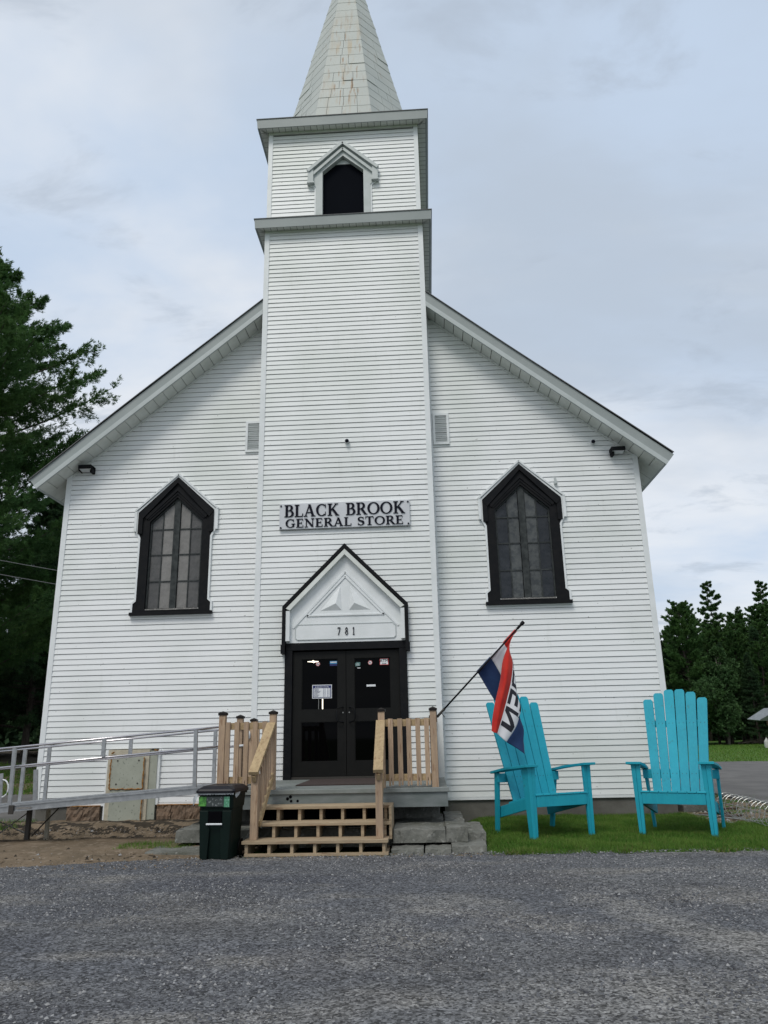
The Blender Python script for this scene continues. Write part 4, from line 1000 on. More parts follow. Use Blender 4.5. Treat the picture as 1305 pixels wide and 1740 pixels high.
def newel(x, y, z0, z1, s=.092, par=deck, cap=True):
    p = MB().box(x - s / 2, x + s / 2, y - s / 2, y + s / 2, z0, z1).build('newel_post', 'wood_vert', par, bevel=.004)
    if cap:
        q = MB(); q.box(x - s / 2 - .012, x + s / 2 + .012, y - s / 2 - .012, y + s / 2 + .012, z1 - .012, z1 + .022)
        a = s / 2 + .006; q.add([(x - a, y - a, z1 + .022), (x + a, y - a, z1 + .022), (x + a, y + a, z1 + .022), (x - a, y + a, z1 + .022), (x, y, z1 + .048)], [(0, 1, 4), (1, 2, 4), (2, 3, 4), (3, 0, 4)])
        q.build('post_cap', 'cap_brown', p)
    return p
NT = 1.745
newel(-1.515, -2.90, DZ - .2, NT); newel(-.785, -2.90, DZ, NT); newel(.765, -2.90, DZ, NT); newel(1.50, -2.90, DZ, NT)
newel(-1.525, -1.82, DZ, NT - .02); newel(-1.525, -.86, DZ, NT - .05); newel(1.50, -.52, DZ, NT - .04)
def picket(x, y, z0=.735, z1=1.635, face='y', off=0):
    wv = .067; b = MB()
    # foot cut to a point from both sides, as sawn
    P = [(-wv / 2, z0 + .075), (-.011, z0 + .004 + rnd.uniform(0, .03)), (-.004, z0 + .10), (.004, z0 + .10), (.012, z0 + rnd.uniform(0, .03)), (wv / 2, z0 + .075), (wv / 2, z1), (-wv / 2, z1)]
    P = [(-wv / 2, z0), (-.008, z0), (-.003, z0 + .11), (.003, z0 + .11), (.008, z0 + .01), (wv / 2, z0 + .01), (wv / 2, z1), (-wv / 2, z1)]
    if face == 'y': b.prism([(x + p[0], p[1]) for p in P], y - .017, y + .017)
    else: b.prism([(y + p[0], p[1]) for p in P], x - .017, x + .017, axis='x')
    o = b.build('picket', 'wood_vert', deck); fixnormals(o); return o
def rails(a, b_):
    for z0, z1 in ((1.53, 1.625), (.80, .89)):
        MB().beam((a[0], a[1], (z0 + z1) / 2), (b_[0], b_[1], (z0 + z1) / 2), .038, z1 - z0).build('rail', 'wood_rail', deck)
rails((.811, -2.885), (1.454, -2.885)); rails((-1.469, -2.885), (-.831, -2.885)); rails((-1.525, -1.774), (-1.525, -.906)); rails((1.50, -2.854), (1.50, -.566))
for x in (.905, 1.037, 1.162, 1.29, 1.415): picket(x - .012, -2.923)
for x in (-1.43, -1.30, -1.165, -1.035, -.90): picket(x, -2.923)
for y in (-1.70, -1.585, -1.46, -1.34, -1.22, -1.10, -.98): picket(-1.488, y, face='x')
for i in range(16): picket(1.463, -2.78 + i * .137, face='x')
# gate leaf at the ramp end of the deck, folded open along the side
for x in (-1.415, -1.33, -1.24): picket(x, -1.86, .74, 1.60)
MB().box(-.57, .60, -2.2, -.60, DZ + .003, DZ + .016).build('door_mat', 'rubber_mat')
tag(bpy.data.objects['door_mat'], 'dark brown rubber mat lying on the deck before the doors', 'mat')
bpy.data.objects['door_mat'].scale = (1, 1, 1)

# ------------------------------------------------------------------ stairs
st = empty('stairs', (0, 0, 0), label='three tread open wooden stairs of new lumber leading up to the deck', cat='stairs')
TR = [(.180, -3.96, -3.60), (.357, -3.68, -3.32), (.534, -3.40, -3.03)]
for i, (zt, y0, y1) in enumerate(TR):
    xl, xr = (-.94, .885) if i == 0 else (-.90, .91)
    MB().box(xl, xr, y0, y0 + .165, zt - .038, zt).build('tread', 'wood_tread', st, bevel=.004)
    MB().box(xl, xr, y0 + .172, y1, zt - .038, zt).build('tread', 'wood_tread', st, bevel=.004)
    zb = 0 if i == 0 else TR[i - 1][0]
    n = 7
    for k in range(n):
        xx = -.885 + k * (.885 + .83) / (n - 1)
        MB().box(xx - .019, xx + .019, y0 + .03, y1 + .1, zb + (.034 if i == 0 else .0), zt - .038).build('riser_block', 'wood_tread', st)
MB().box(-.905, .885, -3.945, -3.907, .0, .034).build('base_board', 'wood_tread', st)
MB().box(-.905, -.867, -3.907, -3.0, .0, .034).build('base_board', 'wood_tread', st); MB().box(.847, .885, -3.907, -3.0, .0, .034).build('base_board', 'wood_tread', st)
MB().box(.886, .92, -3.66, -3.03, .15, .53).build('side_board', 'wood_tread', st)
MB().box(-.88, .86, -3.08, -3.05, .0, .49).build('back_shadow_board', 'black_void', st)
for sx, xx in ((-1, -.822), (1, .775)):
    newel(xx, -3.80, .18, 1.0, .09, st, cap=False)
    MB().beam((xx, -3.93, .975), (xx + (.02 * -sx), -2.94, 1.60), .125, .05).build('handrail', 'wood_rail', st, bevel=.004)
    MB().beam((xx, -3.89, .90), (xx, -2.945, 1.52), .04, .085).build('under_rail', 'wood_rail', st)
    if sx < 0: MB().beam((xx + .05, -3.74, .36), (xx + .05, -2.90, .92), .035, .085).build('lower_rail', 'wood_rail', st)
    else: MB().beam((xx, -3.74, .36), (xx, -2.945, .90), .035, .085).build('lower_rail', 'wood_rail', st)
    for k in range(6):
        t = (k + .7) / 6.6; y = -3.80 + .86 * t; zb_ = .30 + .56 * t; zt_ = .90 + .58 * t
        MB().box(xx - sx * .03 - .013, xx - sx * .03 + .013, y - .028, y + .028, zb_, zt_).build('baluster', 'wood_vert', st)

# ------------------------------------------------------------------ old concrete steps under the deck
cs = empty('concrete_steps', (0, 0, 0), label='old cracked grey concrete steps left under the wooden deck', cat='steps')
def rough(x0, x1, y0, y1, z0, z1, seed, name='slab', poly=None):
    r = random.Random(seed); b = MB(); nx = max(4, int((x1 - x0) / .12)); ny = max(3, int((y1 - y0) / .15)); g = {}
    def P(i, j, k):
        x = x0 + (x1 - x0) * i / nx; y = y0 + (y1 - y0) * j / ny; z = z1 if k else z0; rr = random.Random(seed * 9973 + i * 131 + j * 17 + k)
        e = .018
        return (x + rr.uniform(-e, e) * (1 if 0 < i < nx else .5), y + rr.uniform(-e, e) + (.018 if k and j == 0 else 0), z + (rr.uniform(-.018, .004) if k else 0))
    vs = []; 
    def vid(i, j, k):
        if (i, j, k) not in g: g[(i, j, k)] = len(vs); vs.append(P(i, j, k))
        return g[(i, j, k)]
    fs = []
    for i in range(nx):
        for j in range(ny): fs.append((vid(i, j, 1), vid(i + 1, j, 1), vid(i + 1, j + 1, 1), vid(i, j + 1, 1)))
    for i in range(nx):
        fs.append((vid(i, 0, 0), vid(i + 1, 0, 0), vid(i + 1, 0, 1), vid(i, 0, 1))); fs.append((vid(i + 1, ny, 0), vid(i, ny, 0), vid(i, ny, 1), vid(i + 1, ny, 1)))
    for j in range(ny):
        fs.append((vid(nx, j, 0), vid(nx, j + 1, 0), vid(nx, j + 1, 1), vid(nx, j, 1))); fs.append((vid(0, j + 1, 0), vid(0, j, 0), vid(0, j, 1), vid(0, j + 1, 1)))
    b.add(vs, fs); o = b.build(name, 'concrete', cs, bevel=.008); return o
rough(-2.2, -1.05, -3.87, -3.2, -.05, .065, 1); rough(.92, 1.32, -3.86, -3.2, -.05, .066, 2); rough(1.335, 1.66, -3.92, -3.2, -.05, .07, 3); rough(1.668, 2.10, -3.88, -2.7, -.05, .088, 9)
rough(-1.98, -.6, -3.35, -1.6, .10, .26, 4); rough(-.58, 1.0, -3.35, -1.6, .02, .25, 5); rough(.93, 1.60, -3.60, -1.5, .092, .262, 6); rough(1.606, 1.88, -3.57, -1.5, .092, .27, 11)
rough(1.90, 2.13, -3.25, -2.0, -.02, .17, 8)
rough(-1.4, 1.55, -2.3, -T, .2, .44, 7)
MB().box(-1.55, 1.55, -1.9, -T, -.1, .2).build('core', 'concrete', cs)

# ------------------------------------------------------------------ aluminium ramp
rp = empty('ramp', (0, 0, 0), label='aluminium wheelchair ramp with handrails sloping down to the left of the deck', cat='ramp')
YN, YF = -2.80, -1.87
def sl_(x, a, b): return a + b * (x + 1.6)
def rampz(x): return .760 + .0720 * (x + 1.89)     # top of near channel
X0, X1 = -1.60, -6.2
for Y_, nm in ((YN, 'side_channel'), (YF, 'side_channel')):
    o = MB()
    o.beam((X0, Y_, rampz(X0) - .047), (X1, Y_, rampz(X1) - .047), .035, .094)
    o.beam((X0, Y_ - .022, rampz(X0) - .010), (X1, Y_ - .022, rampz(X1) - .010), .02, .018)
    o.beam((X0, Y_ - .022, rampz(X0) - .088), (X1, Y_ - .022, rampz(X1) - .088), .02, .014)
    o.build(nm, 'aluminium', rp)
MB().beam((X0, (YN + YF) / 2, rampz(X0) - .075), (X1, (YN + YF) / 2, rampz(X1) - .075), YF - YN - .04, .02).build('walking_surface', 'aluminium', rp)
def rail(Y_, dz, xe=X0): return MB().tube([(xe, Y_, 1.574 - dz + .0735 * (xe + 1.612)), (X1, Y_, 1.574 - dz + .0735 * (X1 + 1.612))], .0165, 10).build('handrail', 'aluminium_tube', rp, smooth=True)
rail(YN + .03, 0); rail(YN + .03, .268); rail(YF, .012); rail(YF, .28)
def tz(x): return 1.574 + .0735 * (x + 1.612)
def post(x, Y_, z0, z1, lean=0, wv=.052):
    MB().beam((x + lean, Y_, z0), (x, Y_, z1), wv, .035, (0, 1, 0)).build('post', 'aluminium', rp)
for x, fl in ((-4.60, 1), (-3.275, 0), (-1.93, 1)):
    post(x, YN - .005, (rampz(x) - .08) if fl else tz(x) - .26, tz(x) - .01, .02 if fl else 0)
for x, fl in ((-4.93, 1), (-4.54, 1), (-3.24, 0), (-1.90, 1)):
    post(x, YF, (rampz(x) - .02) if fl else tz(x) - .28, tz(x) - .02, 0)
# loop end of the far rail at the deck gate
MB().tube([(-1.60, YF, 1.562), (-1.42, YF - .02, 1.56), (-1.36, YF - .03, 1.50), (-1.355, YF - .03, 1.42), (-1.40, YF - .02, 1.36), (-1.41, YF - .01, 1.31), (-1.60, YF, 1.294)], .017, 8).build('rail_loop', 'white_print', rp, smooth=True)
MB().beam((-4.86, YN + .2, .0), (-4.50, YN + .2, .0), .01, .01).build('foot_bar', 'aluminium', rp)
MB().box(-4.53, -4.47, -2.40, -2.34, -.25, .47).build('leg', 'steel_dark', rp); MB().box(-4.42, -4.37, -2.02, -1.97, -.2, .47).build('leg', 'panel_edge', rp)
MB().tube([(-4.09, -2.3, .48), (-4.47, -2.3, .09)], .010, 6).build('brace', 'steel_dark', rp)
MB().tube([(-4.50, -2.37, .44), (-5.20, -2.37, -.05)], .009, 6).build('brace', 'galvanised', rp)
MB().tube([(-4.50, -2.30, .11), (-5.3, -2.30, .42)], .009, 6).build('brace', 'galvanised', rp)
MB().box(-4.57, -4.60 + .10, YN - .05, YN - .03, rampz(-4.6) - .12, rampz(-4.6) + .0).build('hinge_bracket', 'steel_dark', rp)
# lower flight that doubles back behind: corner post and loop handrail
MB().beam((-5.12, -1.0, .42), (-5.17, -1.0, .98), .07, .03, (0, 1, 0)).build('far_post', 'aluminium', rp)
MB().beam((-5.72, -1.0, .30), (-5.76, -1.0, .93), .06, .03, (0, 1, 0)).build('far_post', 'aluminium', rp)
MB().tube([(-6.4, -1.0, .83)] + [(-5.72 + .11 * math.sin(a), -1.0, .69 + .14 * math.cos(a)) for a in [i * math.pi / 8 for i in range(9)]] + [(-6.4, -1.0, .50)], .012, 6).build('loop_handrail', 'white_print', rp)
MB().box(-4.46, -4.25, YN - .034, YN - .031, rampz(-4.35) - .07, rampz(-4.35) - .045).build('name_plate', 'pane_light', rp)

# ------------------------------------------------------------------ wheeled bin
bn = empty('wheeled_bin', (-1.215, -3.90, 0), R(-5), label='dark green wheeled rubbish bin with black lid beside the stairs', cat='bin')
bn.scale = (.88, .9, 1.0)
def rrect(hw, hd, r=.05, n=4):
    pts = []
    for cx, cy, a0 in ((hw - r, -hd + r, -90), (hw - r, hd - r, 0), (-hw + r, hd - r, 90), (-hw + r, -hd + r, 180)):
        for i in range(n + 1): a = R(a0 + 90 * i / n); pts.append((cx + r * math.cos(a), cy + r * math.sin(a)))
    return pts
def loft(secs, name, m_, par, cap=True, smooth=True):
    b = MB(); n = len(secs[0][0]); vs = []
    for pts, z, ox, oy in secs: vs += [(p[0] + ox, p[1] + oy, z) for p in pts]
    fs = [(i * n + k, i * n + (k + 1) % n, (i + 1) * n + (k + 1) % n, (i + 1) * n + k) for i in range(len(secs) - 1) for k in range(n)]
    if cap: fs += [tuple(range(n - 1, -1, -1)), tuple((len(secs) - 1) * n + k for k in range(n))]
    return b.add(vs, fs).build(name, m_, par, bevel=.0)
loft([(rrect(.215, .22), .0, 0, 0), (rrect(.222, .235), .25, 0, 0), (rrect(.235, .255), .58, 0, .01), (rrect(.245, .27), .585, 0, .01), (rrect(.255, .285), .735, 0, .015), (rrect(.268, .30), .74, 0, .015), (rrect(.268, .30), .765, 0, .015)], 'body', 'bin_green', bn)
loft([(rrect(.285, .325, .05), .765, 0, .01), (rrect(.290, .33, .05), .79, 0, .01), (rrect(.275, .315, .05), .81, 0, .01), (rrect(.22, .26, .06), .845, 0, .02), (rrect(.20, .24, .06), .848, 0, .02), (rrect(.17, .20, .06), .838, 0, .03)], 'lid', 'bin_lid', bn)
MB().beam((-.26, -.315, .778), (.26, -.315, .778), .03, .016).build('lid_lip', 'bin_lid', bn)
# raised legs and recessed centre panel on the front
for sx in (-1, 1):
    b = MB(); b.prism([(sx * .10, .0), (sx * .205, .0), (sx * .235, .56), (sx * .10, .56), (sx * .10, .40), (sx * .075, .34)][::sx], -.268, -.22)
    o = b.build('front_rib', 'bin_green', bn, bevel=.01); fixnormals(o)
    MB().tube([(sx * .235, .20, .10), (sx * .195, .20, .10)], .10, 18).build('wheel', 'cap_brown', bn)
MB().box(-.10, .10, -.278, -.24, .42, .55).build('grab_recess', 'black_void', bn, bevel=.01)
MB().tube([(-.115, -.295, .405), (.115, -.295, .405)], .011, 8).build('catch_bar', 'white_print', bn)
MB().box(-.245, -.135, -.279, -.262, .612, .722).build('decal', 'decal_green', bn); MB().box(.125, .205, -.279, -.262, .600, .722).build('decal', 'decal_teal', bn)
MB().box(-.13, .12, -.2785, -.262, .608, .722).build('decal', 'decal_dark', bn)
MB().tube([(-.25, .31, .74), (-.25, .36, .80), (.25, .36, .80), (.25, .31, .74)], .014, 8).build('rear_handle', 'bin_lid', bn)
bag = MB()
for i in range(27):
    a = -.27 + .02 * i; d0 = .012 + .012 * abs(math.sin(i * 1.7)); d1 = .012 + .012 * abs(math.sin((i + 1) * 1.7))
    bag.add([(a, -.302, .766), (a + .02, -.302, .766), (a + .02, -.307, .766 - d1), (a, -.307, .766 - d0)], [(0, 3, 2, 1)])
for q in (-.29,):
    bag.add([(q, -.28, .755), (q + .05, -.31, .755), (q + .01, -.31, .66), (q - .03, -.29, .62), (q - .05, -.27, .70)], [(0, 4, 3, 2, 1)])
bag.add([(.26, -.25, .76), (.30, -.1, .77), (.29, -.12, .735), (.275, -.2, .70)], [(0, 3, 2, 1)])
bag.build('bin_liner', 'clear_bag', bn)

# ------------------------------------------------------------------ giant Adirondack chairs
def chair(loc, rz, label):
    c = empty('adirondack_chair', (*loc, 0), rz, label=label, cat='chair', group='giant turquoise chairs on the lawn')
    T_ = 'turquoise'; BV = .004
    AZ, SZ = .985, .60; c.scale = (.945, .945, .965)
    for sx in (-1, 1):
        # front leg: outer board on edge and front board, tapering
        MB().prism([(sx * .448, .0), (sx * .489, .0), (sx * .489, AZ), (sx * .425, AZ)][::sx], .0, .038).build('front_leg', T_, c, bevel=BV)
        MB().prism([(sx * .491, .0), (sx * .532, .0), (sx * .556, AZ), (sx * .491, AZ)][::sx], -.004, .038).build('front_leg', T_, c, bevel=BV)
        MB().add([(sx * .53, .038, 0), (sx * .495, .038, 0), (sx * .495, .10, 0), (sx * .53, .10, 0), (sx * .553, .038, AZ), (sx * .515, .038, AZ), (sx * .515, .17, AZ), (sx * .553, .17, AZ)],
                 [(0, 1, 2, 3), (7, 6, 5, 4), (0, 4, 5, 1), (1, 5, 6, 2), (2, 6, 7, 3), (3, 7, 4, 0)]).build('front_leg', T_, c, bevel=BV)
        # rear leg leaning back
        MB().beam((sx * .50, 1.04, 0), (sx * .53, .90, AZ - .10), .04, .085, (0, 1, 0), w2=.04, h2=.11).build('rear_leg', T_, c, bevel=BV)
        # arm, sloping down to the back
        arm = MB().add([(sx * .40, -.06, AZ), (sx * .615, -.06, AZ), (sx * .60, .55, AZ - .05), (sx * .585, 1.02, AZ - .12), (sx * .50, 1.02, AZ - .12), (sx * .44, .5, AZ - .05)] +
                       [(sx * .40, -.06, AZ + .035), (sx * .615, -.06, AZ + .035), (sx * .60, .55, AZ - .015), (sx * .585, 1.02, AZ - .085), (sx * .50, 1.02, AZ - .085), (sx * .44, .5, AZ - .015)],
                       [(5, 4, 3, 2, 1, 0), (6, 7, 8, 9, 10, 11)] + [(i, (i + 1) % 6, (i + 1) % 6 + 6, i + 6) for i in range(6)]).build('arm', T_, c, bevel=BV); fixnormals(arm)
        # side stringer falling to the back
        MB().beam((sx * .455, .04, SZ - .085), (sx * .455, 1.05, SZ - .30), .038, .15).build('seat_rail', T_, c, bevel=BV)
    MB().box(-.435, .435, -.012, .026, SZ - .155, SZ - .005).build('front_apron', T_, c, bevel=BV)
    for i in range(7):   # seat slats run front to back
        x = -.39 + i * .13
        MB().beam((x, -.02, SZ + .012), (x, .74, SZ - .145), .124, .026, (0, 0, 1)).build('seat_slat', T_, c, bevel=BV)
    # fanned back of six slats, rounded heads
    for i in range(6):
        u = i - 2.5; xb = u * .133; xt = u * .168
        h = 1.58 + (.0, .10, .15)[int(2 - abs(u) + .5 - .01) if False else int(round(2.5 - abs(u)))] if True else 0
        L = h; lean = R(19); yb, zb = .66, .44; wd0, wd1 = .126, .152; n = 5
        P = [(-wd0 / 2, 0), (wd0 / 2, 0), (wd1 / 2, L - .05), (wd1 / 2 * .93, L - .022), (wd1 / 2 * .62, L), (-wd1 / 2 * .62, L), (-wd1 / 2 * .93, L - .022), (-wd1 / 2, L - .05)]
        vs = []
        for th in (0, .03):
            for p in P:
                x = xb + (xt - xb) * p[1] / L + p[0]; s = p[1]
                vs.append((x, yb + s * math.sin(lean) + th * math.cos(lean), zb + s * math.cos(lean) - th * math.sin(lean)))
        m_ = len(P)
        o = MB().add(vs, [tuple(range(m_)), tuple(range(2 * m_ - 1, m_ - 1, -1))] + [(k, k + m_, (k + 1) % m_ + m_, (k + 1) % m_) for k in range(m_)]).build('back_slat', T_, c, bevel=.003); fixnormals(o)
        for sc_ in (.40, 1.18):
            for dx_ in (-.03, .03):
                x = xb + (xt - xb) * sc_ / L + dx_; yy = yb + sc_ * math.sin(lean); z_ = zb + sc_ * math.cos(lean)
                MB().tube([(x, yy + .001, z_), (x, yy - .0025, z_ + .0008)], .0055, 7).build('screw', 'steel_dark', o)
    for s, hw, hh in ((.40, .56, .13), (1.18, .42, .10)):
        y = .66 + s * math.sin(R(19)) + .055; z_ = .44 + s * math.cos(R(19)) - .01
        MB().box(-hw, hw, y - .015, y + .023, z_ - hh / 2, z_ + hh / 2).build('back_brace', T_, c, bevel=BV)
    return c
chair((3.235, -2.74), R(26), 'giant turquoise slatted chair nearer the stairs, half hidden by the flag')
chair((4.735, -2.80), R(-26), 'giant turquoise slatted chair at the right corner of the store')

# ------------------------------------------------------------------ flag on its pole
PB = Vector((1.575, -2.84, 1.665)); PT = Vector((2.855, -2.72, 2.945)); pdir = (PT - PB).normalized()
fl = empty('open_flag', PB, label='red white and blue OPEN flag on black pole fixed to the right deck post', cat='flag')
L_ = lambda p: tuple(Vector(p) - PB)
MB().tube([L_(PB), L_(PT)], .013, 10).build('pole', 'black_paint', fl, smooth=True)
MB().tube([L_(PT - pdir * .09), L_(PT + pdir * .0)], .020, 10).build('pole_tip', 'black_paint', fl); MB().tube([L_(PT), L_(PT + pdir * .05)], .028, 12).build('finial', 'black_paint', fl)
MB().box(-.035, -.018, -.03, .03, -.09, .06).build('bracket', 'steel_dark', fl); MB().tube([(-.02, 0, -.02), tuple(pdir * .13)], .019, 10).build('socket', 'steel_dark', fl)
MB().tube([tuple(pdir * .06), tuple(pdir * .06 + Vector((.05, 0, -.07)))], .006, 6).build('thumb_screw', 'steel_dark', fl)
# cloth stations: for v (fly) list of (u, x, z, y offset); pixel free, in metres relative to world
def W2(px, py):   # photo-plane measurements converted once to metres in the plane y=-2.72
    return None
rows_ = {
 0.00: [(0, 2.170, 2.265, 0), (.333, 2.375, 2.470, 0), (.5, 2.475, 2.57, .0), (.667, 2.580, 2.675, 0), (.85, 2.69, 2.79, 0), (1, 2.775, 2.870, 0)],
 0.20: [(0, 2.265, 2.100, .05), (.333, 2.480, 2.290, .05), (.5, 2.650, 2.40, .04), (.667, 2.685, 2.44, -.03), (.85, 2.625, 2.46, -.09), (1, 2.565, 2.47, -.05)],
 0.40: [(0, 2.36, 1.93, .07), (.333, 2.61, 2.00, .08), (.5, 2.710, 2.09, .02), (.667, 2.655, 2.17, -.05), (.85, 2.560, 2.16, -.12), (1, 2.490, 2.14, -.05)],
 0.60: [(0, 2.52, 1.68, .09), (.333, 2.730, 1.74, .04), (.42, 2.745, 1.775, -.01), (.667, 2.575, 1.90, -.07), (.85, 2.475, 1.87, -.13), (1, 2.405, 1.86, -.06)],
 0.80: [(0, 2.745, 1.38, .06), (.2, 2.780, 1.45, .02), (.333, 2.690, 1.525, -.03), (.667, 2.490, 1.655, -.08), (.85, 2.405, 1.63, -.11), (1, 2.345, 1.62, -.06)],
 1.00: [(0, 2.765, 1.120, -.02), (.2, 2.640, 1.21, -.02), (.333, 2.520, 1.285, -.04), (.667, 2.395, 1.40, -.07), (.85, 2.355, 1.415, -.09), (1, 2.320, 1.44, -.06)],
}
vk = sorted(rows_)
def at_row(v, u):
    r = rows_[v]
    # catmull-rom in u
    us = [q[0] for q in r]
    i = max(0, min(len(us) - 2, next((k for k in range(len(us) - 1) if u <= us[k + 1]), len(us) - 2)))
    t = (u - us[i]) / (us[i + 1] - us[i]); P = [Vector(r[max(0, min(len(r) - 1, i + d))][1:]) for d in (-1, 0, 1, 2)]
    return .5 * ((2 * P[1]) + (-P[0] + P[2]) * t + (2 * P[0] - 5 * P[1] + 4 * P[2] - P[3]) * t * t + (-P[0] + 3 * P[1] - 3 * P[2] + P[3]) * t ** 3)
def cloth(u, v):
    i = min(len(vk) - 2, int(v / .2 - 1e-9)); i = max(i, 0); t = (v - vk[i]) / .2
    P = [at_row(vk[max(0, min(len(vk) - 1, i + d))], u) for d in (-1, 0, 1, 2)]
    q = .5 * ((2 * P[1]) + (-P[0] + P[2]) * t + (2 * P[0] - 5 * P[1] + 4 * P[2] - P[3]) * t * t + (-P[0] + 3 * P[1] - 3 * P[2] + P[3]) * t ** 3)
    wr = .012 * math.sin(u * 19 + v * 3) * math.sin(min(1, v * 3) * 1.57)
    return Vector((q.x, -2.755 + .09 * (u if v < .5 else u) * max(0, 1 - v) + q.z + wr, q.y)) - PB
def strip(u0, u1, name, m_):
    nu, nv = 16, 60; vs = [tuple(cloth(u0 + (u1 - u0) * i / nu, j / nv)) for j in range(nv + 1) for i in range(nu + 1)]
    fs = [(j * (nu + 1) + i, j * (nu + 1) + i + 1, (j + 1) * (nu + 1) + i + 1, (j + 1) * (nu + 1) + i) for j in range(nv) for i in range(nu)]
    o = MB().add(vs, fs).build(name, m_, fl, smooth=True)
    sm = o.modifiers.new('thick', 'SOLIDIFY'); sm.thickness = .002; sm.offset = 0; return o
strip(0, .333, 'blue_band', 'flag_blue'); strip(.333, .667, 'white_band', 'flag_white'); strip(.667, 1, 'red_band', 'flag_red')
for u0, u1, m_ in ((0, .333, 'flag_blue'), (.333, .667, 'flag_white'), (.667, 1, 'flag_red')):
    MB().tube([tuple(cloth(u0, 0) + Vector((0, .012, -.004))), tuple(cloth(u1, 0) + Vector((0, .012, -.004)))], .024, 10).build('sleeve', m_, fl, smooth=True)
def flat_letters():
    # block letters in (v, u) flag space; each is a list of quads
    t = .030; H0, H1 = .365, .645
    def bar(a, b, c, d): return [(a, c), (b, c), (b, d), (a, d)]
    S_ = {}
    S_['O'] = [bar(.20, .235, H0 + .02, H1 - .02), bar(.265, .29, H0 + .02, H1 - .02), bar(.225, .27, H0, H0 + .05), bar(.225, .27, H1 - .05, H1)]
    S_['P'] = [bar(.31, .35, H0, H1), bar(.35, .44, H1 - .05, H1), bar(.35, .44, .48, .525), bar(.43, .47, .49, H1 - .01)]
    S_['E'] = [bar(.50, .542, H0, H1), bar(.542, .66, H1 - .055, H1), bar(.542, .64, .475, .53), bar(.542, .66, H0, H0 + .055)]
    S_['N'] = [bar(.69, .732, H0, H1), bar(.85, .892, H0, H1), [(.69, H1), (.745, H1), (.892, H0), (.837, H0)]]
    return S_
for ch, quads in flat_letters().items():
    for side in (-1, 1):
        b = MB()
        for qd in quads:
            n = 8; m_ = 5; vs = []
            A, B, C, D = [Vector(p) for p in qd]
            for i in range(n + 1):
                for j in range(m_ + 1):
                    s, r = i / n, j / m_; p = (A.lerp(B, s)).lerp(D.lerp(C, s), r)
                    c0 = cloth(p.y, p.x); du = cloth(p.y + .004, p.x) - c0; dv_ = cloth(p.y, p.x + .004) - c0; nn = du.cross(dv_).normalized()
                    vs.append(tuple(c0 + nn * .0035 * side))
            b.add(vs, [(i * (m_ + 1) + j, (i + 1) * (m_ + 1) + j, (i + 1) * (m_ + 1) + j + 1, i * (m_ + 1) + j + 1) for i in range(n) for j in range(m_)])
        b.build('letter', 'flag_black', fl)

# ------------------------------------------------------------------ roll of wire fencing and other odds on the right
wr = empty('wire_roll', (6.42, -.1, 0), label='roll of galvanised wire fencing lying on grass at the far right', cat='wire roll')
A = Vector((.0, .0, .185)); B = Vector((-.12, -3.0, .185)); ax = (B - A).normalized(); sxv = ax.cross(Vector((0, 0, 1))).normalized()
for i in range(17):
    c = A.lerp(B, i / 16); r = .175 + rnd.uniform(-.008, .008); tl = rnd.uniform(-.02, .02)
    MB().tube([tuple(c + sxv * r * math.cos(a) + Vector((0, 0, 1)) * r * math.sin(a) + ax * (tl * math.sin(a))) for a in [k * 2 * math.pi / 20 for k in range(21)]], .0055, 5, cap=False).build('wire_ring', 'galvanised', wr)
b = MB()
for k in range(6):
    a = k * 2 * math.pi / 6 + .3; o_ = sxv * .178 * math.cos(a) + Vector((0, 0, .178 * math.sin(a)))
    b.tube([tuple(A + o_), tuple(B + o_)], .003, 4)
b.build('long_wires', 'galvanised', wr)
b = MB()
for i in range(9): b.tube([(-.55 + .06 * i, .2 - .12 * i, .02), (-.30 + .05 * i, -.1 - .12 * i, .025)], .004, 4)
for i in range(4): b.tube([(-.55 + .08 * i, .2 - .1 * i, .022), (-.05 + .08 * i, -.9 - .1 * i, .022)], .004, 4)
b.build('loose_mesh', 'galvanised', wr)
def stone(x, y, s, lb, mt='pebble_pale', nm='stone', grp=None):
    r = random.Random(int(x * 977 + y * 131)); b = MB(); vs = []
    for lat, rr, zz_ in ((0, .8, 0), (1, 1, .35), (2, .7, .75)):
        for k in range(8): a = k * .785 + r.uniform(-.2, .2); q = rr * r.uniform(.8, 1.15); vs.append((s * q * math.cos(a), s * .8 * q * math.sin(a), s * zz_ * .8))
    vs.append((0, 0, s * .72)); n = 8
    fs = [(l * n + k, l * n + (k + 1) % n, (l + 1) * n + (k + 1) % n, (l + 1) * n + k) for l in range(2) for k in range(n)] + [(16 + k, 16 + (k + 1) % n, 24) for k in range(n)]
    o = b.add(vs, fs).build(nm, mt, smooth=False); o.location = (x, y, 0); tag(o, lb, 'stone', grp); return o
stone(5.98, -1.35, .06, 'small white stone lying left of the two beside the wire roll'); stone(6.10, -1.62, .055, 'small white stone nearest the front beside the wire roll')
s = MB().box(-.26, .26, -.16, .16, 0, .13).build('concrete_block', 'concrete', bevel=.01); s.location = (6.05, .75, 0); s.rotation_euler = (0, 0, R(20))
tag(s, 'grey concrete block on the ground at the right corner of the store', 'block')
for i, (x, y, rz, l) in enumerate(((6.25, .1, 20, .6), (6.35, -.35, 28, .5), (6.6, .9, 10, .7))):
    s = MB().box(-l / 2, l / 2, -.04, .04, 0, .025).build('scrap_board', 'rust_wood'); s.location = (x, y, .01); s.rotation_euler = (0, 0, R(rz))
    tag(s, ('dark scrap board behind the right chair, middle one', 'dark scrap board behind the right chair, nearest the lawn', 'dark scrap board behind the right chair, farthest back')[i], 'board', 'scrap boards at the store corner')
